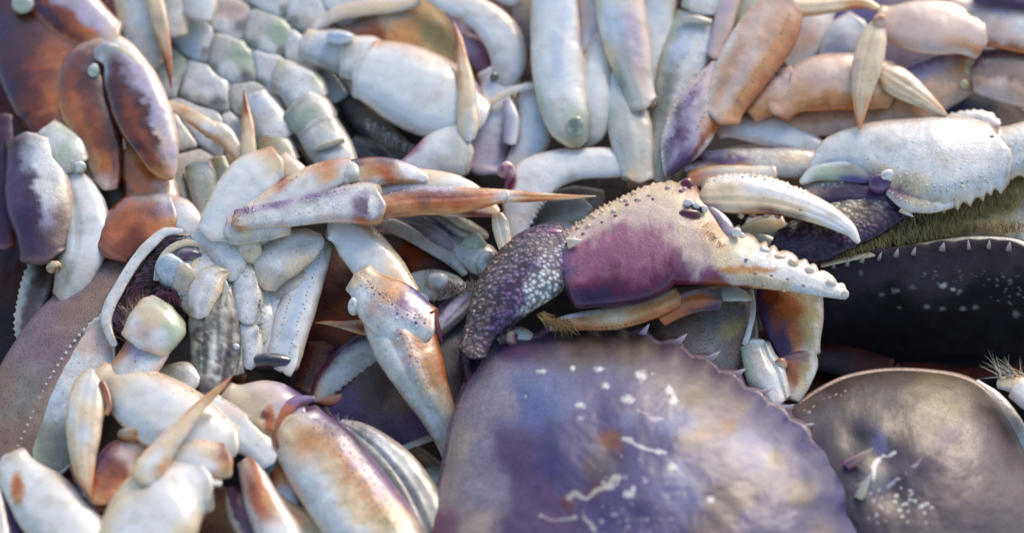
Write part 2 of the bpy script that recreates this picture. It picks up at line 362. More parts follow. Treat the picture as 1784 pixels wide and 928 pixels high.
def dome(parent, name, outline, centre, H, blobs, h=0, mat='stipple', nA=160, nR=44, tilt=(0, 0), lip=3., lipw=.03, under=.5, under_col='w', bumps=(), rough=3., pw=2.4, ex=.6, beadn=0, marks=(), warp=30, lipc=None, label=None, rsize=60, spots=(), gain=1., teeth=(), tooth_amp=9):
    SEED[0] += 1; sd = SEED[0] * 1.9
    O = [tuple(p) + (0.,) * (3 - len(p)) for p in outline]
    E, per = spline(O, nA, True)
    if teeth:
        out = E[:, :2] - np.array(centre); out /= np.linalg.norm(out, axis=1)[:, None]
        k = np.zeros(len(E))
        for a0, b0 in teeth: k = np.maximum(k, np.clip(1 - np.hypot(E[:, 0] - a0, E[:, 1] - b0) / 26, 0, 1) ** .8)
        bulge = out * (k * tooth_amp)[:, None]
    else: bulge = np.zeros((len(E), 2))
    r = np.concatenate([np.linspace(0, .9, int(nR * .7), endpoint=False), np.linspace(.9, 1, nR - int(nR * .7))])
    r = np.maximum(r, .002)
    cu, cv = centre
    wn = nA // 9; ker = np.hanning(2 * wn + 3)[1:-1]; ker /= ker.sum()          # soften the inside of sharp outline corners
    Es = np.stack([np.convolve(np.concatenate([E[-wn:, i], E[:, i], E[:wn, i]]), ker, 'valid')[:nA] for i in range(2)], 1)
    if len(Es) < nA: Es = E[:, :2]
    b6 = (r ** 5)[:, None]
    U = cu + ((E[None, :, 0] - cu) * b6 + (Es[None, :, 0] - cu) * (1 - b6)) * r[:, None]; V = cv + ((E[None, :, 1] - cv) * b6 + (Es[None, :, 1] - cv) * (1 - b6)) * r[:, None]
    U = U + bulge[None, :, 0] * r[:, None] ** 18; V = V + bulge[None, :, 1] * r[:, None] ** 18
    edge = E[None, :, 2] * r[:, None] ** 2
    prof = np.clip(1 - r ** pw, 0, 1) ** ex
    z0 = lie(V) + h + tilt[0] * (U - cu) + tilt[1] * (V - cv) + edge
    Z = z0 + H * prof[:, None]
    P3 = np.stack([U, V, Z * 0], -1)
    fade = np.clip((1 - r) / .12, 0, 1)[:, None]
    Z = Z + fade * rough * (fbm(P3, rsize, 4, sd) * 1.6)
    for bu, bv, br, bh in bumps:
        Z = Z + fade * bh * np.exp(-((U - bu) ** 2 + (V - bv) ** 2) / br ** 2)
    ang = np.linspace(0, 1, nA, endpoint=False)
    rim = np.exp(-((r - (1 - lipw)) / (lipw * .6)) ** 2)[:, None]
    bd = 1.0 if not beadn else (.5 + .5 * np.abs(np.sin(math.pi * beadn * ang)))[None]
    Z = Z + lip * rim * bd
    # underside
    ru = np.array([.995, .97, .9, .78, .6, .4, .2, .01]); 
    Uu = cu + (E[None, :, 0] - cu) * ru[:, None]; Vu = cv + (E[None, :, 1] - cv) * ru[:, None]
    Uu = Uu + bulge[None, :, 0] * ru[:, None] ** 18; Vu = Vu + bulge[None, :, 1] * ru[:, None] ** 18
    Zu = lie(Vu) + h + tilt[0] * (Uu - cu) + tilt[1] * (Vu - cv) + E[None, :, 2] * ru[:, None] ** 2 - under * abs(H) * (1 - ru[:, None] ** 2.5) ** .6 - 4
    Ua = np.concatenate([U, Uu]); Va = np.concatenate([V, Vu]); Za = np.concatenate([Z, Zu])
    q = np.stack([Ua, Va, Za], -1)
    P3 = np.stack([U, V, U * 0], -1)
    uv = np.stack([U + warp * fbm(P3, 55, 4, sd + 1) + warp * .25 * fbm(P3, 9, 2, sd + 5), V + warp * fbm(P3, 55, 4, sd + 2)], -1)
    col = blob_color(uv, blobs) * gain
    if lipc: k = np.clip(rim * 1.1, 0, 1)[..., None]; col = col * (1 - k) + PAL[lipc] * k
    for mk in marks:                     # pale scars: polyline (width, letter, pts)
        wdt, c, pts = mk; best = np.full(U.shape, 1e9)
        for (a0, b0), (a1, b1) in zip(pts[:-1], pts[1:]):
            dx, dy = a1 - a0, b1 - b0; L2 = dx * dx + dy * dy + 1e-6
            UU = U + 9 * fbm(P3, 24, 3, sd + 41); VV = V + 9 * fbm(P3, 24, 3, sd + 43)
            t = np.clip(((UU - a0) * dx + (VV - b0) * dy) / L2, 0, 1)
            best = np.minimum(best, np.hypot(UU - a0 - t * dx, VV - b0 - t * dy))
        best = best + 4.5 * fbm(P3, 14, 3, sd + 8)
        k = np.clip(1.3 - best / wdt, 0, 1)[..., None] * .85
        col = col * (1 - k) + PAL[c] * k; Z += 0
    snz = []
    for su, sv, sr, c in spots:
        if not len(snz): snz.append(fbm(P3, 7, 3, sd + 47))
        k = np.clip(1.4 - np.hypot((U - su) / (1 + .3 * math.sin(su)), (V - sv) * 1.3) / sr + snz[0] * .9, 0, 1)[..., None]; k = k * .85
        col = col * (1 - k) + PAL[c] * k
    colu = np.broadcast_to(PAL[under_col] if lipc is None else PAL[under_col], Uu.shape + (3,))
    ca = np.concatenate([col, colu])
    R_ = len(q); idx = np.arange(R_ * nA).reshape(R_, nA)
    f = np.stack([idx[:-1], np.roll(idx[:-1], -1, 1), np.roll(idx[1:], -1, 1), idx[1:]], -1).reshape(-1, 4)
    o = mesh_obj(name, q.reshape(-1, 3), f, ca.reshape(-1, 3), mat, parent)
    if label: o['label'] = label
    return o

def ell(cu, cv, a, b, rot=0, n=12, k=.08):
    out = []; rnd = random.Random(int(cu * 7 + cv * 13))
    for i in range(n):
        t = 2 * math.pi * i / n; rr = 1 + rnd.uniform(-k, k); x, y = a * math.cos(t) * rr, b * math.sin(t) * rr; c, s_ = math.cos(math.radians(rot)), math.sin(math.radians(rot))
        out.append((cu + x * c - y * s_, cv + x * s_ + y * c))
    return out

def bristles(parent, name, path, vec, n, length, w=.8, h=0, c='b', spread=.35, c2=None, dh=8, jit=6, curl=.3):
    """fringe of separate stiff hairs rooted along a path"""
    P, _ = spline([tuple(map(float, t.split(','))) for t in path.split()], 60)
    vs, fs, cs = [], [], []; b = 0
    for k in range(n):
        i = random.randrange(60); u, v = P[i, 0] + random.uniform(-jit, jit), P[i, 1] + random.uniform(-jit, jit)
        ang = math.atan2(vec[1], vec[0]) + random.gauss(0, spread); L_ = length * random.uniform(.5, 1.2)
        cu = random.uniform(-curl, curl); z = h + lie(v); dz = dh * random.uniform(-.3, 1.2); col = PAL[c if (not c2 or random.random() < .5) else c2] * random.uniform(.7, 1.3)
        pts = []
        for m in range(4):
            t = m / 3; a = ang + cu * t
            pts.append((u + math.cos(a) * L_ * t, v + math.sin(a) * L_ * t, z + dz * t))
        for m, (x, y, zz) in enumerate(pts):
            r = w * (1 - m / 3.4)
            for j in range(3):
                a = j * 2.094; vs.append((x - math.sin(ang) * r * math.cos(a), y + math.cos(ang) * r * math.cos(a), zz + r * math.sin(a))); cs.append(col)
        for m in range(3):
            for j in range(3):
                fs.append((b + m*3 + j, b + m*3 + (j+1) % 3, b + m*3 + 3 + (j+1) % 3, b + m*3 + 3 + j))
        b += 12
    o = mesh_obj(name, np.array(vs), np.array(fs), np.array(cs), 'hair', parent); o['kind'] = 'stuff'
    return o

def crab(label, at, group=None):
    o = empty('crab', (at[0], at[1], lie(at[1]) - 60)); o['label'] = label; o['category'] = 'crab'
    o['group'] = group or 'crabs heaped in the catch'
    return o
def sub(root, name, at, label=None):
    o = empty(name, (at[0], at[1], lie(at[1])), root)
    if label: o['label'] = label
    return o

def cells(points, rad):
    """straight-edged plate outlines that abut each other"""
    ca, sa = math.cos(.7), math.sin(.7)
    def fw(p): return ((p[0] * ca + p[1] * sa) * .62, -p[0] * sa + p[1] * ca)
    def bw(p): x, y = p[0] / .62, p[1]; return (x * ca - y * sa, x * sa + y * ca)
    points = [fw(p) for p in points]
    out = []
    for i, (x, y) in enumerate(points):
        poly = [(x + rad * math.cos(t * math.pi / 8), y + rad * math.sin(t * math.pi / 8)) for t in range(16)]
        for j, (a, b) in enumerate(points):
            if i == j: continue
            mx, my, nx, ny = (x + a) / 2, (y + b) / 2, a - x, b - y
            new = []
            for k in range(len(poly)):
                p, q = poly[k - 1], poly[k]
                dp = (p[0] - mx) * nx + (p[1] - my) * ny; dq = (q[0] - mx) * nx + (q[1] - my) * ny
                if (dp < 0) != (dq < 0):
                    t = dp / (dp - dq); new.append((p[0] + (q[0] - p[0]) * t, p[1] + (q[1] - p[1]) * t))
                if dq < 0: new.append(q)
            poly = new
            if len(poly) < 3: break
        if len(poly) < 3: out.append(None); continue
        pts = []
        for k in range(len(poly)):
            p, q = poly[k - 1], poly[k]; L_ = math.hypot(q[0] - p[0], q[1] - p[1])
            if L_ < 3: continue
            for t in (.12, .5, .88): pts.append((p[0] + (q[0] - p[0]) * t, p[1] + (q[1] - p[1]) * t))
        out.append([(lambda q: (q[0] + random.uniform(-2.2, 2.2), q[1] + random.uniform(-2.2, 2.2)))(bw((x + (u - x) * .985, y + (v - y) * .985))) for u, v in pts])
    return out
random.seed(5)
# ================================================================== SETTING: the dark bottom of the bin under the heap
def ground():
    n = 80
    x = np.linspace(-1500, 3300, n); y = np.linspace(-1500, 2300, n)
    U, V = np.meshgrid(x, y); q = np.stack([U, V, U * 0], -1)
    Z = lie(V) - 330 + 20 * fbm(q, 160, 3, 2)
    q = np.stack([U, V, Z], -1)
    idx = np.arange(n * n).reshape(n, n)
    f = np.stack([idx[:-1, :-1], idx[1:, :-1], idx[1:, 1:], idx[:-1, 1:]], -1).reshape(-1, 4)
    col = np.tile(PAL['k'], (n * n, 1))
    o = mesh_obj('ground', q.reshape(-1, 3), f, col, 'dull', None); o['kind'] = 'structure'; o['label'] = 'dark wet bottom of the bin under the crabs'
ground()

def body_under(root, cu, cv, a, b, rot, H, cols, h=-120, mat='stipple', **kw):
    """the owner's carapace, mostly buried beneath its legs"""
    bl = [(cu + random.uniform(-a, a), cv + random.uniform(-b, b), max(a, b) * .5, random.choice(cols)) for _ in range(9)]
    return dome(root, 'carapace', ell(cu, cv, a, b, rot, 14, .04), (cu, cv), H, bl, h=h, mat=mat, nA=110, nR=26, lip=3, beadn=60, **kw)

# ================================================================== A: the purple crab in front with the raised claw
A = crab('large purple-blue crab in front with its maroon cream-fingered claw raised', (1120, 800))
outA = [(850,600,0),(872,590,0),(905,583,0),(960,575,0),(1020,571,0),(1070,573,0),(1120,583,0),(1180,600,0),(1235,630,0),(1282,658,0),(1330,692,0),(1385,730,0),(1430,772,0),(1472,812,0),(1500,850,0),(1498,890,0),(1530,960,0),(1510,1060,0),(1400,1180,0),(1200,1260,0),(960,1260,0),(790,1170,0),(728,1040,0),(735,940,0),(752,880,0),(768,810,0),(782,735,0),(800,680,0),(822,640,0)]
blA = [(850,640,60,'V'),(822,700,45,'V'),(800,780,50,'s'),(772,850,40,'s'),(765,930,50,'m'),(790,1050,90,'m'),(900,600,40,'p'),(950,600,40,'E'),(1020,600,50,'B'),(1100,612,50,'B'),(1180,650,60,'E'),(1250,700,30,'E'),(1330,740,50,'U'),(1290,720,26,'e'),(1350,800,20,'b'),(1395,860,24,'b'),(1430,930,30,'e'),(1420,790,40,'U'),(1470,860,50,'U'),(1200,690,50,'B'),
 (930,680,60,'N'),(980,700,50,'N'),(880,690,40,'V'),(1060,690,60,'U'),(1110,700,60,'U'),(1180,735,50,'N'),(1000,760,70,'U'),(890,790,60,'p'),(850,850,50,'V'),(830,780,40,'V'),(920,860,60,'p'),(990,800,60,'U'),(1040,810,40,'P'),(1065,765,26,'r'),(1150,790,60,'U'),(1240,810,60,'U'),(1190,850,70,'N'),(1270,870,70,'P'),(1320,900,50,'U'),(1080,880,50,'U'),(960,925,60,'p'),(1225,750,22,'r'),(1270,742,18,'r'),(1130,920,60,'U'),(1250,940,60,'P'),(1000,1050,150,'U'),(1300,1080,150,'U'),(1090,730,30,'N'),(1310,780,50,'N'),(1360,900,50,'U'),(1290,960,50,'U'),(900,930,50,'p'),(840,920,40,'s'),(1040,845,22,'M'),(985,865,20,'M'),(1210,760,40,'P')]
marksA = [(3.2,'W',[(1087,765),(1105,773),(1122,780),(1140,787),(1155,792)]),(2.6,'V',[(1112,714),(1128,722),(1138,728),(1152,728)]),
 (4.5,'w',[(1075,830),(1060,845),(1035,855),(1018,868),(1000,860),(988,868)]),(3,'w',[(1082,832),(1074,846),(1058,852)]),(3,'w',[(945,900),(960,908),(985,906),(1003,895)]),(3,'w',[(1018,890),(1022,910),(1034,922)])]
spotsA = [(944,646,5,'W'),(998,641,5,'W'),(1044,642,6,'W'),(1055,671,7,'W'),(1116,653,11,'W'),(1094,694,9,'W'),(1166,679,10,'W'),(1174,696,9,'W'),(1012,706,7,'W'),(1012,727,5,'V'),(1172,813,8,'W'),(1238,869,6,'W'),(1095,860,7,'W'),(1104,850,5,'W'),(1070,895,5,'V'),(1048,908,5,'V'),(1090,830,4,'V'),(1125,838,4,'V'),(916,690,3,'W'),(1137,650,3,'W')]
for _ in range(55):
    spotsA.append((random.gauss(1110, 50), random.gauss(880, 35), random.uniform(1.2, 2.6), random.choice('VVw')))
capA = dome(A, 'carapace', outA, (1120, 890), 150, blA, h=0, mat='wet', nA=620, nR=200, tilt=(0, .05), lip=5, lipw=.015, beadn=210, rough=2.4, pw=2.5, ex=.58, marks=marksA, spots=spotsA, warp=24, lipc='e', gain=.56, tooth_amp=16, teeth=[(962,577),(1017,573),(1070,576),(1118,584),(1178,600),(1233,629),(1278,656),(1322,688),(1360,716),(1398,746),(1443,787)], under_col='w', rsize=70,
 bumps=[(980,700,70,6),(1100,700,60,5),(1200,745,50,5),(1060,780,50,-5),(960,790,70,5),(1150,810,60,5),(1280,770,60,5),(1290,850,50,-4),(1380,850,50,5),(1080,870,50,5),(1010,620,50,-3)])
for (u, v, du, dv) in [(962,577,2,-14),(1017,573,4,-14),(1070,576,5,-13),(1118,584,9,-14),(1178,600,13,-13),(1233,629,15,-12),(1278,656,15,-10),(1322,688,16,-8),(1360,716,16,-8),(1398,746,14,-6),(1443,787,16,-8)]:
    spike(capA, 'spine', u - du*.3, v - dv*.2, u + du*1.5, v + dv*1.5, 7.5, h=8, c='m', c2='W', dh=4, flat=.6)
spike(capA, 'spine', 1474, 812, 1522, 780, 10, h=46, c='m', c2='C', dh=10)
spike(capA, 'spine', 1494, 842, 1526, 912, 17, h=44, c='c', c2='W', dh=16)
spike(capA, 'spine', 1496, 868, 1518, 822, 9, h=50, c='C', c2='W', dh=14)
knob(A, 'eye', 889, 588, 22, 15, 'C', c2='M', mat='smooth', sx=.9)
knob(A, 'eye', 878, 578, 14, 12, 'W', c2='R')
limb(A, 'eye_stalk', '868,592,9 884,584,12 905,580,12 925,588,9', 'WWm/mWW/Gww', h=12)
# the raised claw
cA = sub(A, 'claw', (1120, 440))
limb(cA, 'arm', '850,700,26 832,650,26 822,615,22 828,590,20', 'PPp/PPk/PPP', h=0, mat='pebble')
limb(cA, 'wrist', '822,618,14 836,580,30 862,535,46 895,495,58 935,462,64 968,442,58 992,432,40', 'ebPPP/beepP/bbepP/beppW/bepVW/peVpW/ppVPm', h=44, mat='pebble', flat=.75, e=.45, rough=1.2, warp=.7, patches=[(957,502,36,34,'W')], beads=[(-.8,3.2,11,'s',.05,.9),(-.55,2.6,9,'s',.1,.9),(-.92,3,10,'b',.2,.95),(-.25,2,9,'p',.1,.8)], joint=.3)
knob(cA, 'hinge_knob', 967, 408, 62, 17, 'p', c2='m', sx=1.3, sy=.6)
spike(cA, 'spine', 988, 424, 1014, 418, 11, h=92, c='C', c2='W', dh=6); spike(cA, 'spine', 994, 414, 1010, 442, 9, h=92, c='W', dh=4)
limb(cA, 'palm_and_fixed_finger', '992,472,58 1030,463,76 1070,449,87 1110,433,91 1150,414,92 1185,408,89 1210,422,79 1235,436,66 1262,449,52 1290,458,43 1330,468,36 1370,478,30 1410,490,24 1445,503,16 1474,514,8', 'rmmpmMPP/ssmmmMPP/CsmmmMMP/CsmmmmMP/CssmmmMP/CCssmmMM/rCCssmmM/rCCCssmM/sCCCCsmr/sCWWCCsr/CWWWWCCo/WWWWWWCC/WWWWWWWC/WWWWWWWW/WWWWWWWW', h=52, flat=.58, e=.44, mat='grain', warp=1.3, rough=1.0, joint=.3, cap=(.25,.6), notch=0, crisp=0, patches=[(1203,345,11,32,'r'),(1246,398,24,12,'o'),(1300,470,50,6,'o')], scallop=(-1,13,9,.56,.995), saw=(-1,6,26,.04,.46),
     beads=[(-.88,5.5,19,'s',.02,.44),(-.8,4.4,22,'m',.02,.42),(-.97,5,18,'C',.02,.44)])
for (u, v, r) in [(1290,412,11),(1332,436,12),(1357,447,13),(1383,459,13),(1409,471,12),(1447,492,9),(1473,508,8)]:
    knob(cA, 'tooth', u, v + 4, 58, r, 'W' if r < 13 else 's', c2='C', sx=random.uniform(.8,1.25), sy=random.uniform(.7,1.1), sz=.7)
limb(cA, 'moving_finger', '1228,340,27 1262,338,33 1300,338,35 1340,342,32 1380,352,27 1420,366,23 1455,383,18 1482,402,12 1495,421,5', 'CCCm/WCCC/WWCo/WWCr/WWCb/WWWC/WWWW/WWWW', h=62, flat=.75, warp=.7, saw=(-1,4,18,.0,.6), beads=[(-.86,3,12,'W',0,.6)], grooves=[(.35,.12,.12),(-.1,.05,.2)], cap=(.3,.6))
for (u, v, r) in [(1290,378,7),(1312,377,6),(1334,378,6),(1356,380,5)]: knob(cA, 'tooth', u, v - 3, 52, r, 'C', c2='m')
for (u, v) in [(1310,357),(1340,362),(1268,334),(1318,325),(1352,350),(1395,366),(1316,476),(1344,480),(1372,486),(1400,497),(1300,452),(1330,497),(1365,508)]:
    knob(cA, 'dark_pit', u, v, 62 + 16, 2.2, 'd', sx=1.6, sz=.9)
knob(cA, 'hinge_socket', 1201, 377, 90, 17, 'M', c2='R', sx=1.2, sy=.8, sz=.7); knob(cA, 'hinge_socket', 1212, 368, 84, 13, 'R', sx=1.4, sz=.5)
knob(cA, 'hinge_knob', 1199, 352, 98, 8, 'W', sx=1.1); knob(cA, 'hinge_knob', 1228, 364, 94, 7, 'W', sx=.8); knob(cA, 'hinge_knob', 1213, 358, 98, 6, 'W')
knob(cA, 'hinge_knob', 1283, 405, 82, 8, 'W'); knob(cA, 'hinge_knob', 1198, 322, 70, 12, 'M', c2='r')
limb(cA, 'hinge_skin', '1234,362,8 1252,378,11 1266,396,12 1276,410,7', 'eeV/Vee/eVs', h=74, warp=1.5, joint=0)
bristles(cA, 'fringe', '1225,385 1240,405 1262,425', (-.6,.5), 60, 16, h=106, c='o', c2='s')
bristles(cA, 'tuft', '940,545 955,556 990,560', (.8,.6), 130, 28, w=1.2, h=52, c='y', c2='o')
lgA = sub(A, 'leg', (1080, 555))
limb(lgA, 'upper_segment', '960,566,9 1000,560,15 1050,556,20 1100,546,22 1150,530,20 1182,516,15', 'WCo/WoO/CCo/soO/CoO', h=34, mat='orange', beads=[(.8,2.2,8,'O',0,.7)])
limb(lgA, 'lower_segment', '1150,552,10 1185,532,20 1220,523,21 1255,522,12', 'eOO/VOO/wOD/dDP', h=24, mat='orange')
limb(lgA, 'tip', '1250,512,12 1280,512,13 1310,520,5', 'GWw/WGw/CCw', h=10)

# ================================================================== I: brown stippled shell behind the raised claw, with the orange jointed leg
I = crab('crab behind the raised maroon claw with brown stippled shell and orange purple-edged leg', (1220, 590))
capI = dome(I, 'carapace', [(1085,590),(1120,545),(1160,525),(1210,505),(1260,498),(1305,510),(1322,560),(1318,615),(1290,650),(1230,700),(1130,690),(1080,650)], (1200,600), 34, [(1180,560,50,'b'),(1250,540,40,'d'),(1290,600,40,'b'),(1150,600,40,'B'),(1240,620,40,'d'),(1270,570,30,'y')], h=-42, mat='stipple', nA=240, nR=60, lip=4, beadn=70, lipc='s')
limb(I, 'shell_rim', '1308,505,5 1312,540,5 1305,575,5 1298,600,6', 'ss/WW', h=-8)
lI = sub(I, 'leg', (1370, 600))
limb(lI, 'upper_segment', '1372,480,48 1376,520,57 1382,560,54 1388,600,42 1392,622,32', 'WyoPE/WyOrP/WyOrP/wyOPE/wwoPP', h=-34, mat='grain', warp=1.2)
limb(lI, 'elbow_segment', '1388,618,34 1392,640,33 1388,665,24 1375,690,14', 'wPEV/WyOP/wCOs/wwww', h=-26, mat='grain')
limb(lI, 'lower_segment', '1315,600,14 1322,625,30 1334,652,36 1348,680,28 1356,700,14', 'GwG/WwG/WWg/wWW', h=-14, mat='speck', grooves=[(-.5,.3,.1)])
knob(lI, 'joint_ball', 1360, 634, -4, 12, 'C', c2='O'); knob(lI, 'joint_ball', 1318, 600, -8, 13, 'W', c2='g', sx=1.3)

# ================================================================== B: dark crab at the right with the white claw
B = crab('dark crab at right with black white-toothed shell edge and a spiny white claw', (1650, 480))
outB = [(1425,462),(1470,448),(1520,438),(1570,432),(1630,424),(1690,420),(1750,421),(1800,438),(1860,500),(1880,640),(1860,760),(1720,800),(1560,760),(1430,700),(1380,600),(1395,520)]  # lower part fills the gap below, its shade painted as near-black shell
capB = dome(B, 'carapace', outB, (1650, 540), 42, [(1500,480,60,'k'),(1600,470,60,'D'),(1680,470,50,'D'),(1760,450,40,'D'),(1700,540,80,'K'),(1550,560,80,'K'),(1780,560,70,'K')], h=-118, mat='matte', nA=420, nR=100, tilt=(0,-1.2), lip=0, lipc='k', teeth=[(1452,450),(1475,446),(1500,440),(1530,436),(1560,432),(1590,429),(1640,422),(1688,419),(1722,420),(1756,422)], tooth_amp=5, beadn=0, under_col='y', rough=4,
  spots=[(1591,500,5,'d'),(1642,498,6,'w'),(1660,503,4,'w'),(1671,508,6,'d'),(1560,506,5,'d'),(1535,513,4,'d'),(1615,534,4,'d'),(1643,538,5,'d'),(1678,537,5,'d'),(1700,536,5,'d'),(1567,536,3,'d'),(1770,546,7,'d'),(1500,475,6,'d')] + [(random.uniform(1600,1720), random.gauss(482,6), random.uniform(1.,1.9), 'd') for _ in range(22)] + [(random.uniform(1720,1784), random.uniform(470,530), 2, 'd') for _ in range(25)])
for (u, v, du, dv) in [(1452,456,8,-6),(1475,452,10,-6),(1500,446,14,-7),(1530,442,14,-7),(1560,436,15,-7),(1590,433,15,-7),(1640,426,10,-9),(1688,423,8,-10),(1722,422,8,-10),(1756,426,10,-8)]:
    spike(capB, 'spine', u, v + 12, u + du * .6 * random.uniform(-.5, 1), v - random.uniform(1, 6), random.uniform(3.5, 6.5), h=-118 - 1.2 * (v + 12 - 540) + 22, c='D', c2='w', dh=8, flat=.6)
dome(B, 'fuzzy_underside', [(1430,458),(1480,425),(1540,395),(1600,372),(1680,350),(1745,318),(1800,290),(1880,290),(1880,430),(1790,430),(1740,418),(1680,416),(1600,425),(1520,440)], (1690,385), 20, [(1520,430,30,'Y'),(1600,400,40,'Y'),(1680,380,40,'y'),(1750,360,40,'y'),(1780,400,30,'w'),(1700,412,20,'w'),(1560,415,20,'D')], h=-20, mat='dull', nA=200, nR=50, lip=0)
bristles(B, 'fuzz', '1460,448 1540,428 1640,408 1720,402 1784,400', (-.15,-1), 700, 20, w=1.0, h=6, c='Y', c2='y', jit=8)
bristles(B, 'fuzz', '1480,438 1580,400 1680,375 1784,350', (-.1,-1), 600, 20, w=1.0, h=2, c='y', c2='Y', jit=14)
limb(B, 'shell_rim', '1430,462,4 1500,446,5 1580,432,5 1680,418,6 1760,420,6 1800,436,7', 'yC/CC/WC', h=6, joint=0, mat='speck')
cB = sub(B, 'claw', (1600, 290))
limb(cB, 'wrist', '1362,405,14 1378,420,34 1415,412,48 1460,395,46 1510,375,44 1555,352,38 1590,335,24', 'gPPP/gPPP/wbPP/wCpP/PbPP/PWEP/PPEP', h=12, mat='pebble', flat=.6, rough=1.2, beads=[(-.7,3,11,'W',.25,.9),(-.85,3,12,'p',.2,.9)])
limb(cB, 'arm', '1390,345,10 1420,335,20 1470,330,26 1520,330,30 1570,335,34', 'gCp/wPP/bPP/UPP', h=18, mat='speck', beads=[(-.5,3.2,12,'W',.1,.9),(-.1,2.6,10,'m',.1,.9)])
limb(cB, 'soft_joint', '1395,318,6 1420,302,14 1460,295,20 1505,298,22 1535,308,14', 'GWw/uGG/ugU/uVp', h=34)
limb(cB, 'palm', '1412,296,6 1440,268,22 1480,258,34 1530,262,52 1580,274,70 1630,282,80 1680,276,74 1720,270,62 1748,268,48', 'WWWCu/WWWWu/WWWWw/WWWWCm/WWWWCp/WWWWWC/WWWWWW/WWWWWW', h=34, flat=.55, mat='speck', saw=(1,12,11,.40,1.0), rough=1.2, e=.45, beads=[(.7,3,12,'C',.4,.95),(.5,2.6,11,'W',.4,.9)], warp=.6)
limb(cB, 'upper_ridge', '1640,212,8 1680,206,12 1715,208,14 1740,220,8', 'WW/Ws', h=24, mat='speck', saw=(-1,4,8))
limb(cB, 'next_segment', '1735,262,30 1765,262,44 1800,258,48 1860,255,45', 'CWWW/WWWC/WWWC', h=30, mat='speck', saw=(1,10,7), rough=1.6, beads=[(0,4,14,'W',.1,1),(.5,4,14,'W',0,1)])
knob(cB, 'joint_ball', 1546, 308, 60, 14, 'W', c2='s', sx=.9); knob(cB, 'joint_ball', 1534, 320, 48, 18, 'p', c2='P', sx=1.2)
limb(cB, 'lower_ridge', '1548,330,10 1580,348,18 1620,352,20 1660,348,14', 'pmW/mCW/CWW', h=46, mat='speck', beads=[(-.5,2.6,9,'m',0,1),(.3,2.6,9,'W',0,1)])
spike(cB, 'spine', 1570, 362, 1592, 378, 8, h=44, c='C', c2='W'); knob(cB, 'joint_ball', 1728, 240, 58, 5, 'M', c2='m', sx=1.4)
limb(B, 'mouth_leg', '1375,445,10 1330,425,22 1300,410,18 1340,395,20 1365,392,20', 'uWW/GGG/gCG', h=-6)
limb(B, 'walking_leg', '1500,655,10 1580,645,14 1680,655,15 1780,640,14', 'RKK/RRK/KRK', h=-170, mat='matte')  # both legs coloured near-black, the shade of the gap painted in
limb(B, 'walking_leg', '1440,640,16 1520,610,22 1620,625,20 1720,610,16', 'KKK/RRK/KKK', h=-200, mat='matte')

# ================================================================== C: brown-violet carapace lower right
C = crab('crab in the lower right corner with smooth grey-violet shell, olive-brown at the top', (1640, 800))
outC = [(1366,716),(1400,690),(1440,666),(1480,650),(1540,640),(1610,641),(1680,652),(1725,680),(1765,730),(1800,800),(1840,900),(1830,1010),(1740,1110),(1600,1140),(1470,1080),(1390,960),(1350,860),(1345,780)]
blC = [(1400,710,40,'b'),(1450,700,26,'e'),(1420,740,26,'e'),(1470,680,30,'B'),(1560,670,50,'B'),(1640,690,50,'Y'),(1580,730,40,'B'),(1490,760,22,'D'),(1530,760,20,'N'),(1520,790,15,'P'),(1600,740,40,'B'),(1700,700,40,'B'),(1730,770,50,'e'),(1650,760,40,'p'),(1740,760,15,'b'),(1600,790,26,'e'),(1570,820,20,'E'),(1620,820,50,'E'),(1700,840,70,'e'),(1760,900,60,'e'),(1560,880,40,'P'),(1530,850,30,'T'),(1620,900,50,'E'),(1700,930,60,'E'),(1600,1000,100,'E'),(1690,790,50,'e'),(1450,900,80,'P')]
capC = dome(C, 'carapace', outC, (1600, 860), 104, blC, h=-52, mat='stipple', nA=520, nR=150, lip=4, lipw=.014, beadn=190, lipc='s', warp=30, rough=2.4, tilt=(-.08,.05), gain=.44,
   bumps=[(1450,700,40,5),(1490,765,26,-7),(1530,745,30,5),(1590,700,50,4),(1540,800,26,-8),(1600,790,30,5),(1660,750,60,4),(1560,860,30,-9),(1700,850,60,4)],
   marks=[(2.2,'W',[(1524,838),(1524,815),(1535,800),(1562,792)]),(2,'V',[(1550,848),(1575,825),(1600,800)])],
   spots=[(random.gauss(1590,18), random.gauss(875,16), random.uniform(2,3.4), 'W') for _ in range(26)] + [(1402 + k*9 + random.uniform(-3,3), 718 - k*5 + random.uniform(-5,5), random.uniform(1,2.6), 'w') for k in range(9)] + [(random.gauss(1530,8), 850 + k*4, 2.2, 'V') for k in range(16)])
limb(C, 'shell_flank', '1700,664,6 1742,700,12 1780,760,16 1815,830,18', 'Wsm/Wws/sWs', h=-58, mat='speck')
# small cream leg end at the right edge
Q2 = crab('crab at the right edge above the olive-topped shell, only a hairy cream leg joint showing', (1800, 690))
lQ = sub(Q2, 'leg', (1790, 690))
limb(lQ, 'upper_segment', '1738,668,8 1760,668,15 1785,675,22 1830,690,30', 'CCw/oCs/WWW', h=-10); limb(lQ, 'lower_segment', '1772,672,24 1800,690,28 1850,720,28', 'WWs/WWW', h=0)
bristles(lQ, 'hair', '1738,655 1765,660 1784,650', (-.8,-.9), 30, 46, w=.9, h=-4, c='C', c2='w'); body_under(Q2, 1930, 760, 110, 90, 0, 50, 'Bbe', h=-90)

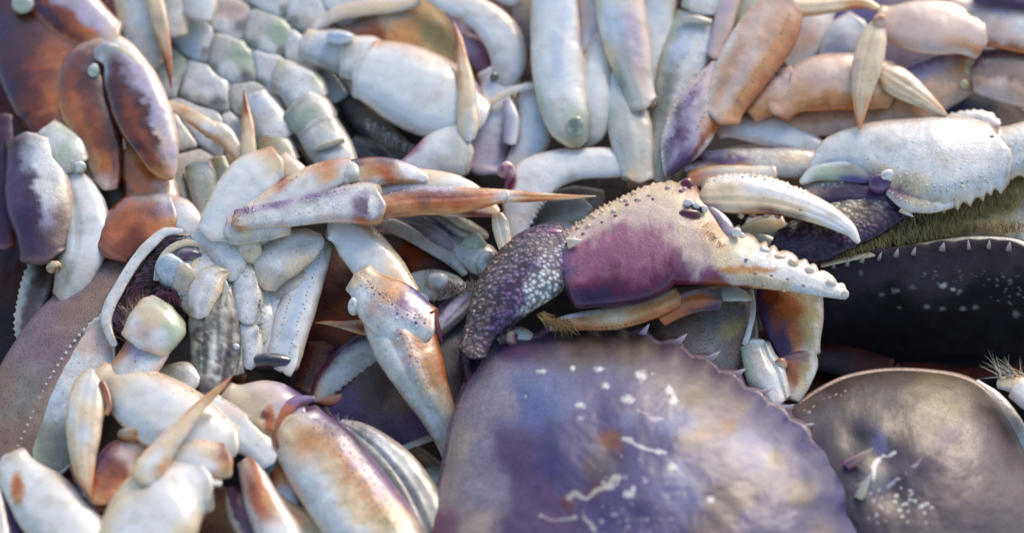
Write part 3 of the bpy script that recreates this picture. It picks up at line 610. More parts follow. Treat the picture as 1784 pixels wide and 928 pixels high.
# ================================================================== D: upturned crab at the left
D = crab('upturned crab at left with mouthparts showing and a long orange-tipped leg reaching right', (330, 540))
outD = [(300,404),(250,418),(190,445),(130,485),(80,535),(35,590),(5,640),(-15,710),(-20,780),(-30,860),(30,880),(110,900),(220,860),(330,760),(400,640),(430,520),(400,440),(350,405)]
capD = dome(D, 'carapace', outD, (215, 650), -14, [(230,425,30,'s'),(190,470,30,'e'),(130,520,40,'b'),(80,590,40,'e'),(40,650,40,'b'),(20,740,50,'b'),(160,520,20,'m'),(60,600,20,'d'),(10,690,30,'B')], h=-16, mat='stipple', nA=400, nR=60, lip=0, under_col='b', warp=20, under=2.5)
# brown flank (upper side of the shell seen edge on)
limb(D, 'shell_flank', '262,432,10 210,470,30 150,528,48 95,600,60 50,680,64 20,760,62 5,850,58', 'sbe/bbe/dbe/bee/bdb/Bbe/bbe', h=-8, flat=.55, mat='stipple', joint=0, rough=.5, cap=(.3,.3), warp=1.2)
dome(D, 'underside_panel', [(196,560),(168,552),(146,575),(118,612),(92,655),(70,705),(48,755),(28,790),(50,820),(95,835),(140,790),(170,730),(200,660)], (120,700), 10, [(150,590,30,'s'),(130,640,40,'W'),(90,700,30,'u'),(100,760,40,'g'),(60,780,20,'G'),(130,770,30,'g'),(150,700,40,'W'),(170,600,20,'s')], h=14, mat='speck', nA=200, nR=40, lip=3, beadn=70, lipc='W')
for k in range(44):
    t = k / 43; P_, _l = spline([(176,548),(148,572),(117,611),(79,672),(50,735),(29,782)], 44)
    if k % 2 == 0: knob(capD, 'shell_bead', P_[k,0], P_[k,1], 24, 2.6, 'W')
limb(D, 'mouth_frame', '318,403,5 288,404,8 262,425,10 238,452,10 214,490,10 192,530,11 185,556,10 190,580,8 200,602,6', 'WWW/WWW/wWW', h=34, mat='speck', joint=0, flat=.6, rough=2)
dome(D, 'mouth_cavity', ell(270,500,75,95,35,14,.03), (270,500), -16, [(270,470,60,'B'),(240,540,40,'T'),(300,430,40,'m')], h=8, mat='dull', nA=90, nR=20, lip=0, under_col='B')
bristles(D, 'bristles', '300,412 268,445 246,475 228,505', (1,.10), 230, 36, w=1.3, h=34, c='e', c2='B', spread=.22, dh=6)
bristles(D, 'bristles', '228,505 210,540 205,580', (1,-.25), 240, 34, w=1.2, h=32, c='B', c2='m', spread=.4)
bristles(D, 'bristles', '225,600 228,560 250,540', (.3,-.9), 200, 36, w=1.2, h=44, c='c', c2='b', spread=.5)
bristles(D, 'bristles', '275,500 300,510 325,520', (.2,.7), 150, 26, w=1.2, h=40, c='B', c2='m', spread=.6)
limb(D, 'head_frame', '300,420,20 320,440,42 345,475,56 365,520,50 380,560,36', 'wWWW/wwWW/wWWw/wwWw/gww', h=18, mat='speck', rough=2.2, joint=0)
limb(D, 'belly_plate', '400,440,30 425,480,44 440,540,44 440,600,34', 'WWwW/wWWW/WWww/www', h=8, mat='speck', rough=2, joint=0)
limb(D, 'belly_plate', '455,455,34 480,500,44 480,560,40 470,620,28', 'wWwW/wWWw/wwWw', h=0, mat='speck', rough=2, joint=0)
knob(D, 'mouth_plate', 300, 474, 44, 34, 'W', c2='u', sx=.8, sy=1.0, sz=.55, mat='speck'); knob(D, 'mouth_plate', 322, 490, 46, 26, 'w', c2='C', sx=.8, sy=1.2, sz=.5, mat='speck')
limb(D, 'mouth_ridge', '272,488,5 278,458,6 300,432,7 330,424,7 350,432,5 340,455,7 330,480,9 324,505,7', 'wgw/wCg/WCC', h=45, mat='speck', joint=0)
knob(D, 'mouth_hollow_shade', 328, 446, 40, 20, 'd', c2='E', sx=1.1, sy=.7)  # solid dark knob, the shade of the hollow put into its colour
limb(D, 'mouth_plate', '335,408,14 362,412,26 388,430,32 402,458,30 404,486,18', 'WWW/WWs/WWw/wWg', h=38, mat='speck')
limb(D, 'mouth_leg', '346,552,16 352,520,26 364,494,28 380,478,20 398,474,8', 'gWw/WWC/wWC/gyC', h=50, mat='speck', grooves=[(0,.2,.2)])
limb(D, 'mouth_leg', '386,484,4 393,496,5 390,520,5 380,548,4', 'gwC/ywg', h=52, mat='speck', joint=0)
limb(D, 'abdomen_flap', '362,490,24 372,530,42 374,575,44 372,620,42 368,660,34 362,690,20', 'gwwdD/dwDgd/DdwDg/dDwgD/DgDdD', h=30, mat='woody', grooves=[(-.5,.14,.05),(-.2,.12,.04),(.15,.16,.05),(.45,.12,.05),(.7,.12,.04)], rough=2.0, warp=2.5, joint=0)
limb(D, 'abdomen_flap', '402,520,10 410,560,18 414,600,20 408,650,18', 'gdg/dgD/dgw', h=22, mat='woody', grooves=[(0,.2,.1)], warp=2.5, joint=0)
knob(D, 'white_bead', 411, 604, 48, 6, 'W')
limb(D, 'belly_plate', '418,462,16 430,490,27 432,530,26 425,560,18', 'wWW/wWW/WWw', h=34, mat='speck', rough=1.6)
limb(D, 'belly_plate', '424,556,18 436,585,22 438,620,18 430,640,10', 'wWW/wWw', h=26, mat='speck')
for (u, v, w_, hh, c) in [(405,420,34,44,'C'),(450,410,34,46,'w'),(438,440,26,50,'C')]: knob(D, 'leg_socket', u, v, hh-4, w_, c, c2='W', sz=.6, mat='speck')
limb(D, 'leg_socket', '462,500,20 475,465,36 505,440,38 540,425,28 562,418,12', 'CCw/wWC/WwC/CWW', h=38, mat='speck', rough=1.8, grooves=[(-.2,.2,.08)])
limb(D, 'leg_socket', '458,540,18 470,560,28 470,600,26 462,640,18', 'sww/wWW/WWw', h=8, mat='speck')
limb(D, 'belly_plate', '470,500,20 500,490,30 530,480,26', 'sws/www', h=18, mat='speck')
d1 = sub(D, 'leg', (620, 370), 'long leg reaching right with an orange-brown end')
limb(d1, 'base_segment', '398,402,18 430,398,28 465,388,32 500,382,26', 'sWw/sCw/oWw/CWC', h=66, mat='speck', rough=1.4)
limb(d1, 'upper_segment', '410,384,12 450,378,20 500,372,24 560,362,27 610,356,33 640,355,37 664,356,26', 'pCo/VWs/pWs/VWW/pWs/VWs/WwO/wGo', h=82, mat='speck', patches=[(640,358,27,22,'V'),(634,358,17,14,'e'),(650,358,8,17,'W')], beads=[(-.65,2.,9,'W',.1,.9),(-.8,2.,12,'p',.2,.8)], saw=(-1,2,30))
bristles(d1, 'hair', '402,392 430,372 450,368', (-.5,-1), 26, 14, w=.9, h=88, c='P', c2='r')
limb(d1, 'lower_segment', '664,360,22 700,354,25 735,350,25 780,350,24 830,346,19 870,342,13 885,342,10', 'PoOo/POoO/VrOo/VrOo/orOo/oOoO/CWWo', h=80, mat='orange', keel=.10, grooves=[(-.15,.14,.06)], beads=[(-.9,2.4,16,'W',.1,.9)])
limb(d1, 'tip', '878,342,11 900,342,11 940,343,8 990,343,4.5 1038,342,1.2', 'CWC/OoO/CoO/OoC/ccO', h=80, mat='orange', joint=.2, grooves=[(0,.2,.15)])
d2 = sub(D, 'leg', (620, 310), 'second leg with white segments and a cream claw tip hanging at its end')
limb(d2, 'upper_segment', '372,412,28 390,378,38 415,338,42 442,308,42 470,290,34 486,282,20', 'uWW/WWW/WWu/WWW/oCW', h=46)
limb(d2, 'upper_segment', '486,278,10 500,290,20 520,305,20 540,320,12', 'sCC/WCC', h=44)
limb(d2, 'elbow_segment', '432,372,10 470,355,22 510,334,27 550,314,28 590,300,24 612,296,16', 'sWW/CWW/OWW/CWW/OoW/sWw', h=62, beads=[(-.8,2,10,'s',.1,.9)])
limb(d2, 'elbow_band', '604,290,15 610,300,19 612,316,16', 'WWg/ggW', h=66)
limb(d2, 'middle_segment', '612,302,24 640,300,26 675,298,24 710,302,18 745,312,8', 'PCs/roW/POO/VWo/sWW', h=58, mat='orange')
limb(d2, 'lower_segment', '660,340,16 690,330,28 730,330,36 775,338,38 815,348,32 850,362,18 868,372,8', 'CWW/WWs/CWW/WWs/CWr/CCr', h=42, flat=.45)
limb(d2, 'tip', '866,372,10 872,392,15 878,420,14 880,445,8 876,462,2', 'wCC/CwC/oCC/oco', h=50, grooves=[(0,.25,.12)])
d3 = sub(D, 'leg', (690, 560), 'folded leg between the long leg and the purple shell, white above and orange-edged below')
limb(d3, 'upper_segment', '578,388,16 600,400,32 625,425,40 650,455,42 678,490,40 705,530,34', 'WWWW/cWWW/CWWW/CCWW/CCWw', h=38, flat=.6, beads=[(-.9,2,9,'C',.1,.9)])
limb(d3, 'elbow_segment', '622,482,16 640,500,34 665,524,50 695,548,54 725,562,44 748,574,24', 'CcCW/ocWW/oosW/UpWW/UVWC/OsWC', h=60, mat='speck', beads=[(-.25,2.8,8,'s',.1,.9),(-.1,2.6,9,'p',.2,.95),(.1,2.4,9,'W',.1,.9)], keel=.08, rough=1.5)
knob(d3, 'joint_knob', 616, 535, 62, 15, 'W', sx=.7, sy=1.1, mat='speck')
limb(d3, 'lower_segment', '668,520,24 686,555,56 704,595,57 722,635,52 740,675,42,-14 762,715,33,-45 780,752,28,-80 796,790,26,-115', 'MUsW/roVWw/rOsWw/OosWw/OoCWw/oCwWw/wwWW/wwww', h=48, mat='speck', beads=[(-.2,2.6,8,'s',0,.6),(-.05,2.2,10,'p',0,.4),(.15,2.2,10,'W',0,.7)], keel=.12, grooves=[(.3,.1,.06)], rough=1.4)
spike(d3, 'spine', 745, 545, 772, 600, 15, h=70, c='r', c2='M', mat='orange')
d4 = sub(D, 'leg', (265, 580), 'barrel-jointed stub with a pale green band')
limb(d4, 'lower_segment', '205,678,36 228,650,38 250,618,38 268,590,36', 'obWW/oWWW/rVWs/pVWW', h=66, mat='speck', beads=[(-.2,2,9,'p',.5,1)])
limb(d4, 'green_band', '250,602,44 268,574,50 284,552,50 294,540,40', 'CWsC/WsWG/CCGG/WGGG', h=64, flat=.85)
knob(d4, 'soft_joint', 262, 578, 84, 26, 'w', c2='G', sx=1.25, sy=.6, sz=.6)
limb(D, 'walking_leg', '262,668,14 290,660,22 320,655,26 342,668,20', 'WWs/ggW/WWW', h=36, mat='speck')
d5 = sub(D, 'leg', (500, 560), 'white leg folded down beside the belly flap')
limb(d5, 'upper_segment', '560,420,18 545,460,28 525,510,34 508,560,36 498,600,34 490,640,24', 'wgWWu/wWuWg/wWuWg/wWuWw/wWWWw', h=14, beads=[(-.35,1.5,8,'g',.1,.95),(.45,1.5,8,'g',.1,.95)], e=.4)
knob(d5, 'wet_joint', 470, 632, 16, 28, 'T', mat='glass', sx=1.5, sy=.6, c2='k'); limb(d5, 'lower_segment', '515,600,8 510,630,9 500,652,8', 'WW/WW', h=30)

# ================================================================== shadowed dark red shell between D and the folded leg
X = crab('dark red-brown crab in shadow left of the folded leg, orange pointed tip out', (590, 560))
dome(X, 'carapace', [(540,450),(580,430),(640,470),(690,520),(700,600),(650,650),(580,690),(520,650),(500,560)], (600,560), 30, [(570,500,40,'R'),(600,560,40,'r'),(560,620,50,'R'),(640,600,40,'D')], h=-92, mat='dull', nA=120, nR=30)
lX = sub(X, 'leg', (600, 570)); limb(lX, 'tip', '660,576,14 630,570,13 600,566,8 572,562,4 549,562,1', 'OCr/orC/CoO/ooo', h=-14, mat='orange')
cX = sub(X, 'claw', (600, 640), 'serrated white finger in shadow')
limb(cX, 'fixed_finger', '650,600,30 615,622,30 585,650,26 562,676,20 548,696,10', 'WWP/wWP/WWM/wCM', h=-44, saw=(-1,5,9), mat='speck'); limb(cX, 'palm', '560,600,20 550,640,28 535,680,20', 'PRR/PDR', h=-58, mat='dull'); limb(cX, 'moving_finger', '600,690,6 575,697,9 552,698,3', 'OO/ro', h=-40, mat='orange')

# ================================================================== H: stippled brown shell with pale rim, centre left
H_ = crab('crab wedged left of the big purple shell, dark brown shell with pale rim', (690, 700))
dome(H_, 'carapace', [(562,718),(585,680),(610,650),(650,610),(700,570),(760,530),(830,540),(870,620),(840,700),(790,745),(740,766),(690,786),(640,770)], (720,670), 30, [(600,700,40,'E'),(660,660,50,'B'),(720,690,40,'b'),(730,740,30,'E'),(680,760,30,'P'),(620,650,30,'B'),(790,560,30,'d'),(780,640,40,'B')], h=-50, mat='stipple', nA=260, nR=70, lip=4, beadn=70, lipc='b', under_col='B',
   spots=[(690,652,4,'W'),(703,666,4,'w'),(712,682,4,'w')])
limb(H_, 'shell_rim', '668,786,5 705,777,7 745,763,7 785,748,6', 'WW/bb', h=-44, joint=0, mat='speck')
limb(H_, 'feeler', '740,590,14 770,560,22 805,525,24 835,500,16', 'Edb/EVd/ddE', h=-16, mat='woody', grooves=[(0,.2,.1)])
# pale rod under the rim
limb(H_, 'walking_leg', '705,845,16 740,835,20 790,828,20', 'WWg/gww', h=-95)

# ================================================================== F: thick cream leg with purple ridge, bottom centre left
F = crab('crab at bottom whose thick cream leg carries a purple ridge and orange joint band', (640, 860))
body_under(F, 640, 1010, 190, 120, 10, 60, 'BEb', h=-150)
f1 = sub(F, 'leg', (560, 800), 'thick cream leg with an orange joint and a purple ridge')
limb(f1, 'elbow_segment', '392,690,16 410,697,30 440,706,46 475,716,52 505,724,44 525,732,26', 'Cccc/wCCc/scCy/VsCo/pVcO/PVOO', patches=[(470,732,9,22,'O'),(462,722,7,10,'r')], h=44, rough=1.2, grooves=[(.35,.2,.06)])
limb(f1, 'lower_segment', '508,736,44 528,760,60 560,798,70 595,846,74 628,892,76 660,940,78 700,1000,74', 'pVCCO/pPooCW/PpoCWWs/ppoCWWW/ppoCWWW/poyCWWW/bwwCWW/wwwCWW', h=48, flat=.62, mat='speck', keel=0,  beads=[(-.82,2.6,10,'V',.02,.6),(-.5,2.6,10,'C',.1,.9),(-.66,2,14,'p',0,.7),(-.4,2.6,12,'o',.1,.8)], warp=.8)
limb(f1, 'joint_cuff', '548,694,5 520,698,10 500,714,13 490,740,13 488,768,11 496,792,6', 'pEp/rpp/rOO/rOO/OOr/rOr', h=66, flat=.8, joint=0, mat='orange', notch=0, rough=2)
f2 = sub(F, 'leg', (680, 830), 'grooved grey-white leg behind the purple-ridged one')
limb(f2, 'lower_segment', '592,736,8 620,752,20 660,785,32 695,825,40 722,870,44 745,925,46 770,990,40', 'sWww/sWwd/wWgw/gwdw/WgWd/wwgw', h=10, mat='speck', grooves=[(0,.3,.06),(-.45,.15,.05),(.5,.2,.06)], rough=1.6, warp=1.2)
bristles(f2, 'hair', '592,736 620,745 650,768', (.1,-1), 90, 14, h=24, c='s', c2='W', w=.7)
limb(F, 'walking_leg', '520,905,30 560,880,40 610,870,44 640,900,30', 'EUd/TET', h=-70, mat='dull')

# ================================================================== E: white jointed legs, bottom left
E_ = crab('crab at bottom left showing plump white leg joints and two curved cream claw tips', (280, 820))
body_under(E_, 250, 960, 230, 150, 0, 50, 'rbB', h=-150)
e1 = sub(E_, 'leg', (290, 720), 'white leg running to the left with a cream tip hanging from it')
limb(e1, 'elbow_segment', '356,706,14 385,724,32 420,748,38 452,776,30 474,800,12', 'WWW/sWW/CWW/WWW', h=50, beads=[(-.85,2,8,'s',0,.8)])
limb(e1, 'lower_segment', '168,652,16 190,662,30 225,684,50 265,708,62 305,732,64 345,752,58 380,770,46 405,782,26', 'CCC/CCcr/CWWW/sWWW/CWWW/sWWW/WWWu/wwww', h=70, flat=.6, beads=[(-.9,2,7,'s',.1,.9)], warp=.6)
limb(e1, 'joint_notch', '176,664,5 184,680,6 190,705,5 186,722,4', 'rr/ro', h=94, joint=0, flat=.5)
limb(e1, 'tip', '160,646,12 156,668,26 150,705,33 146,750,31 145,795,23 150,835,14 158,866,3', 'CWC/CWC/CCW/CWC/cCc/oCo/roM', h=78, mat='smooth', grooves=[(.25,.15,.06),(-.3,.08,.08)])
e2 = sub(E_, 'leg', (300, 770), 'cream leg tip pointing up to the right')
limb(e2, 'tip', '246,838,20 262,812,26 290,775,20 318,742,15 350,706,10 380,678,6 404,654,1.5', 'CCW/CWo/sCw/CCs/oCC/oyo/roO', h=128, grooves=[(0,.12,.1)])
limb(e2, 'lower_segment', '168,872,22 185,838,34 205,808,38 230,790,36 255,786,24', 'ror/rOo/ErO/rsC/roc', h=54, mat='orange', rough=2.2)
limb(e2, 'lower_segment', '140,800,14 156,836,26 172,866,22 185,885,10', 'Crr/CmE/Crr', h=50, mat='orange', rough=2)
knob(e2, 'joint_knob', 234, 757, 66, 34, 'o', c2='c', sx=.95, sy=.5, mat='orange')
e3 = sub(E_, 'leg', (300, 850), 'plump white leg joint nearest the bottom edge')
limb(e3, 'elbow_segment', '282,826,12 305,812,26 340,800,36 375,802,34 398,800,16', 'sWWW/CWWW/CWWW/CCWo/rroC', h=92, beads=[(-.9,2,8,'s',0,.8)])
limb(e3, 'lower_segment', '220,1010,60 240,950,74 268,900,80 300,868,76 334,848,56 360,840,24', 'WWWo/CWWC/CWWC/CWWC/WWWC/wWww', patches=[(392,868,10,30,'c')], h=88, flat=.66)
limb(e3, 'joint_skin', '268,846,6 300,836,9 340,838,10 385,842,7', 'gWg/eWe/gWg', h=104, flat=.9, joint=0)
e4 = sub(E_, 'leg', (80, 880), 'broad white leg segment in the corner with an orange fleck')
limb(e4, 'upper_segment', '12,800,16 34,828,40 70,868,56 112,916,62 150,970,66 190,1030,60', 'WwWC/WWWW/WWWw/uWWW/uWWW/WWWW', patches=[(30,850,11,28,'o'),(30,846,6,16,'O')], h=44, flat=.6)
limb(e4, 'lower_segment', '-20,830,20 -14,880,26 -6,930,28 0,1000,30', 'wWW/EWW/WWW', h=40); limb(e4, 'soft_joint', '12,870,8 20,910,14 30,950,16', 'EP/PE', h=36, mat='dull')  # soft_joint: dark violet strip, the shade of the gap put into its colour
limb(E_, 'walking_leg', '150,960,30 190,925,32 240,915,30', 'or/rR', h=50, mat='orange')
# next crab: orange-streaked legs between
G_ = crab('crab between plump white joints and the purple-ridged leg, orange-streaked white leg ends', (470, 880))
body_under(G_, 480, 1040, 120, 90, 0, 40, 'PrB', h=-140)
g1 = sub(G_, 'leg', (455, 860), 'white leg end with a red-orange streak')
limb(g1, 'upper_segment', '432,800,10 440,825,24 452,860,30 470,900,36 492,950,42 510,1010,40', 'COsw/WOrs/WoOW/WWWW/uWww/WWWW', h=50, mat='speck', warp=.6)
limb(g1, 'base_segment', '398,850,8 412,870,22 425,900,26 445,940,24 460,990,24', 'EPEw/PMPw/PPEs/wPww', h=30, mat='smooth')
g2 = sub(G_, 'leg', (495, 840), 'short blue-white leg end with an orange corner')
limb(g2, 'upper_segment', '488,800,10 492,822,22 494,855,24 500,900,26', 'oOC/WoO/uuW/www', h=24); knob(g2, 'soft_joint', 468, 812, 30, 18, 'G', c2='T', sz=.6)
limb(g2, 'lower_segment', '482,862,6 505,890,16 540,915,28 580,945,34 620,1000,30', 'oCo/yoW/GyG/Gyo/oyO', h=38, mat='orange')
knob(g2, 'joint_knob', 470, 785, 24, 30, 'R', c2='y', sx=1.1, mat='orange')

# ================================================================== K: pinkish orange legs, top right
K_ = crab('crab at top right with tangled pink-beige and orange legs ending in tan tips', (1600, 120))
body_under(K_, 1680, 60, 260, 130, 0, 40, 'UTe', h=-190, mat='wet')
dome(K_, 'shell_flank', [(1380,230),(1480,190),(1560,150),(1640,140),(1720,160),(1800,200),(1800,260),(1600,260),(1450,270)], (1600,215), 20, [(1560,200,60,'T'),(1680,180,60,'T'),(1760,210,30,'s'),(1620,160,30,'U'),(1480,230,40,'T')], h=-62, mat='wet', nA=120, nR=30, under_col='T')
k1 = sub(K_, 'leg', (1270, 150), 'bent leg hanging down at the left, beige-orange above and violet below')
limb(k1, 'lower_segment', '1368,-6,30 1356,25,46 1334,62,52 1308,100,50 1284,140,46 1266,178,36 1256,208,18', 'osSs/OosS/OosS/OosSW/OosSs/OosSs/oosw', h=44, flat=.5, mat='orange', beads=[(.93,2.2,8,'W',.1,.95),(-.45,1.4,9,'r',.1,.9)], warp=.6)
limb(k1, 'elbow_segment', '1246,108,6 1238,140,26 1222,180,42 1202,222,44 1182,262,34 1168,292,16 1162,306,5', 'wVVs/VVssVs/OosVVpVs/OOsVVPs/WrVVpPVW/PPpVPW/PPW', h=34, flat=.5, mat='grain', beads=[(.92,2.6,8,'W',.05,.95),(.6,1.6,8,'P',.1,.9),(-.3,1.4,8,'P',.1,.6)], warp=.8)
limb(k1, 'tip', '1372,10,16 1400,14,16 1450,10,13 1500,5,11 1532,16,6', 'sCo/CCo/sCo/CoO/oCo', h=44, grooves=[(0,.15,.1)])
k2 = sub(K_, 'leg', (1480, 150), 'leg lying level across the middle, orange along its underside')
limb(k2, 'elbow_segment', '1304,190,14 1330,178,28 1362,160,36 1392,144,34', 'sPoo/sSoO/PsSo/sESo', h=20, mat='orange', beads=[(-.9,2,8,'W',.1,1)])
limb(k2, 'lower_segment', '1348,190,14 1375,166,36 1420,148,48 1470,143,50 1520,146,46 1556,150,40', 'sSSO/sSSoO/SssoO/sSssoO/SsSoo', h=24, flat=.5, mat='orange', beads=[(-.92,1.8,8,'W',.1,1)])
limb(k2, 'tip', '1534,124,14 1556,138,25 1585,156,23 1615,176,15 1636,192,9 1650,202,3', 'sCo/CcC/scC/oCc/ocy', h=46, grooves=[(-.2,.15,.1),(.35,.1,.08)])
k3 = sub(K_, 'leg', (1560, 190), 'pink leg lying behind the level one')
limb(k3, 'lower_segment', '1350,222,18 1400,212,28 1460,202,36 1520,190,44 1580,170,54 1640,140,50 1690,118,32', 'SSs/SSS/SSs/VSSs/PVSSs/pVSSs/pooS', h=-12, flat=.6, mat='orange', beads=[(-.6,1.6,8,'p',.6,1)])
limb(k3, 'elbow_band', '1676,118,22 1692,116,32 1708,118,34', 'PoCo/VCyo/PoCo', h=0, mat='orange'); knob(k3, 'joint_ball', 1680, 147, 16, 9, 'y', c2='C')
limb(k3, 'upper_segment', '1702,122,32 1730,128,46 1770,132,54 1830,140,56', 'PPbSs/pbbss/PbbSs/pbbSs', h=4, flat=.6, mat='orange', beads=[(-.85,2.2,9,'V',0,1)])
k4 = sub(K_, 'leg', (1600, 50), 'broad pink-white leg along the top with a ribbed tip hanging from it')
limb(k4, 'lower_segment', '1530,38,14 1552,42,32 1590,46,44 1640,48,48 1680,56,40 1712,70,18', 'SSso/sssS/sssss/sssSs/sssos', h=40, flat=.5, warp=.6)
limb(k4, 'upper_segment', '1652,10,12 1680,22,28 1720,34,42 1760,42,48 1830,50,50', 'mssb/sssS/sVssO/ssWsO/VssSr', h=32, flat=.55, mat='orange', beads=[(-.85,2,9,'V',0,1)])
limb(k4, 'tip', '1530,42,14 1522,70,24 1512,110,27 1504,150,21 1499,190,12 1498,226,2', 'sCC/CcC/CCs/cCc/oco/OoO', h=66, grooves=[(.3,.14,.06),(-.2,.12,.07)])
knob(k4, 'joint_ball', 1534, 38, 74, 13, 'o', c2='s')
limb(K_, 'walking_leg', '1380,120,20 1400,80,28 1420,40,30 1440,10,20', 'WWu/WsW/uWW', h=-50); limb(K_, 'walking_leg', '1440,110,20 1470,70,36 1500,40,30', 'uVu/uuW', h=-40)
limb(K_, 'walking_leg', '1390,95,24 1430,110,30 1440,70,10', 'msW/sms', h=-60)
limb(K_, 'walking_leg', '1700,-14,20 1760,-8,22 1830,2,22', 'PPE/EPP', h=60, mat='grain')

# ================================================================== cream-pink pieces under the orange legs (right of centre)
R_ = crab('crab tucked under the bent violet leg, two pinkish-cream leg segments showing', (1330, 260))
body_under(R_, 1330, 320, 150, 70, 0, 30, 'Bbd', h=-150)
r1 = sub(R_, 'leg', (1340, 240), 'pink and white segment'); limb(r1, 'lower_segment', '1248,222,10 1275,218,24 1320,222,30 1370,236,26 1415,252,18 1450,268,6', 'msss/PsWs/sWWs/WWWs/WWww', h=-8, mat='smooth')
r2 = sub(R_, 'leg', (1310, 285), 'cream segment with orange and purple end')
limb(r2, 'lower_segment', '1196,290,10 1216,288,22 1260,286,26 1320,284,26 1380,284,26 1430,286,20', 'PPWO/VPOO/wpoy/wwws/wCww/wwWC', h=4, mat='speck', beads=[(-.9,1.8,8,'W',0,1)])
limb(r2, 'upper_segment', '1200,312,10 1240,306,18 1300,306,20 1350,304,14', 'oOw/Cws/www', h=14)
# pale blue plate under the raised finger
limb(R_, 'walking_leg', '1300,392,14 1340,398,22 1372,420,26 1390,440,20', 'uWu/WuW', h=-20)

# ================================================================== L: upright white legs, top centre
L_ = crab('crab at top centre hanging its smooth white legs straight down like blades', (1080, 80))
body_under(L_, 1100, -60, 240, 90, 0, 40, 'Bbe', h=-140)
l1 = sub(L_, 'claw', (995, 130), 'closed pair of broad white blades at the left')
limb(l1, 'fixed_finger', '968,-60,40 966,0,40 968,60,43 973,120,46 982,175,44 996,225,36 1008,252,18', 'WWWG/uWuW/WuWWw/VWuWW/wWuWW/wWWWG/gGww/ggyC', h=24, flat=.6, warp=.5, saw=(1,1.6,44))
limb(l1, 'moving_finger', '1048,60,14 1040,105,28 1035,150,36 1034,195,36 1028,232,26 1018,252,12', 'sWs/WWw/wWW/wWG/wwg/ggy', h=6, flat=.7)
limb(l1, 'palm', '1030,-60,30 1028,-10,30 1028,40,26 1030,90,16', 'WVsW/VWsV/sVWs', h=-2); knob(l1, 'soft_joint', 1002, 225, 44, 15, 'g', c2='G', sy=1.4, sz=.6)
l2 = sub(L_, 'leg', (1100, 130), 'white jointed leg in the middle')
limb(l2, 'upper_segment', '1070,-60,36 1078,0,42 1086,50,42 1098,100,38 1110,145,28 1122,185,10', 'WwGW/swWG/sVuW/sVwC/wswg/wwww', h=32, flat=.6, warp=.5, keel=.05)
limb(l2, 'lower_segment', '1072,118,6 1078,145,20 1090,190,34 1100,235,38 1108,280,32 1112,312,16', 'WWG/wwW/swwG/wwww/wwwW/wwCw', h=16, flat=.6, saw=(1,1.2,30), keel=.05)
l3 = sub(L_, 'leg', (1150, 40), 'short bluish white leg behind'); limb(l3, 'upper_segment', '1140,-60,34 1142,0,36 1140,60,34 1134,110,28 1130,160,22 1130,210,18', 'wuW/wuW/WWu/GWu/gwg', h=-8)
l4 = sub(L_, 'leg', (1190, 130), 'greyish rough leg slanting at the right')
limb(l4, 'upper_segment', '1240,-60,34 1228,-20,36 1218,20,32', 'wWWW/wWWG', h=14); limb(l4, 'lower_segment', '1214,30,24 1204,65,40 1190,110,42 1176,160,38 1162,210,30 1152,260,24 1146,312,16', 'WWWG/uWuG/uWgw/WWgg/uwwg/wwGg', h=2, mat='speck', warp=.8)
limb(l4, 'joint_band', '1186,36,6 1210,34,8 1238,40,6', 'gw/wg', h=32, joint=0)
limb(L_, 'walking_leg', '1286,-50,16 1272,0,18 1258,50,18 1244,100,14', 'sVs/ssV', h=20); limb(L_, 'walking_leg', '1330,-50,22 1310,0,26 1290,50,20', 'GW/WG', h=-30)
knob(l2, 'joint_ball', 1136, 183, 10, 9, 'o')
limb(L_, 'walking_leg', '1138,200,5 1136,230,6 1134,262,5', 'TU/TT', h=0)
limb(L_, 'walking_leg', '922,-50,26 920,0,28 918,50,26 918,100,20', 'bcb/bBb', h=-60, mat='orange')

# ================================================================== Q: white claw arching in the middle
Q = crab('crab under the white blades, its smooth white claw finger arching left with a maroon spot', (960, 330))
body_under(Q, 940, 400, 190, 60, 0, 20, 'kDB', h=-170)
cQ = sub(Q, 'claw', (950, 320))
limb(cQ, 'moving_finger', '1110,288,22 1070,284,26 1020,284,28 975,292,32 935,310,40 912,340,38 903,375,28 898,405,19 896,430,9', 'wWWW/wWWW/WWWW/wWWW/WWWW/WWWW/wWWW/uWWW/WWWW', h=8, saw=(-1,5,12,.55,.98), patches=[(884,315,16,24,'M')])
knob(cQ, 'joint_ball', 882, 298, 44, 16, 'm', c2='s'); 
limb(Q, 'walking_leg', '930,390,14 960,370,26 1000,365,26 1030,375,14', 'wgw/WwG', h=-70, mat='speck'); limb(Q, 'walking_leg', '960,345,10 1000,340,16 1050,345,14', 'wgg/gww', h=-95)
limb(Q, 'mouth_leg', '1000,400,10 960,400,16 930,420,16', 'gWW/wgw', h=-60, mat='speck')

# ================================================================== Z: lavender-grey underside behind the folded leg
Z_ = crab('crab showing a lavender-grey ribbed underside and russet face behind the white folded leg', (750, 430))
dome(Z_, 'face', [(620,400),(660,395),(720,410),(780,440),(820,480),(780,520),(720,510),(680,480),(640,440)], (720,455), 14, [(670,420,30,'b'),(720,450,30,'r'),(700,480,30,'R'),(770,480,30,'B')], h=-42, mat='dull', nA=110, nR=26)
limb(Z_, 'shell_rim', '628,396,10 665,388,13 705,402,14 745,424,14 785,448,14 812,476,9', 'VsV/wws/sww/dwd', h=-14, mat='speck')
limb(Z_, 'belly_plate', '690,385,14 725,385,24 765,405,30 795,430,26 810,455,12', 'VVe/Vde/sVd/ded', h=-22, mat='speck', grooves=[(0,.25,.1)], rough=2)
limb(Z_, 'belly_plate', '735,368,10 765,376,18 800,398,22 835,410,16 850,412,8', 'ddd/gdE/dgd/DdD', h=-10, mat='woody', rough=2, grooves=[(-.3,.2,.08)])
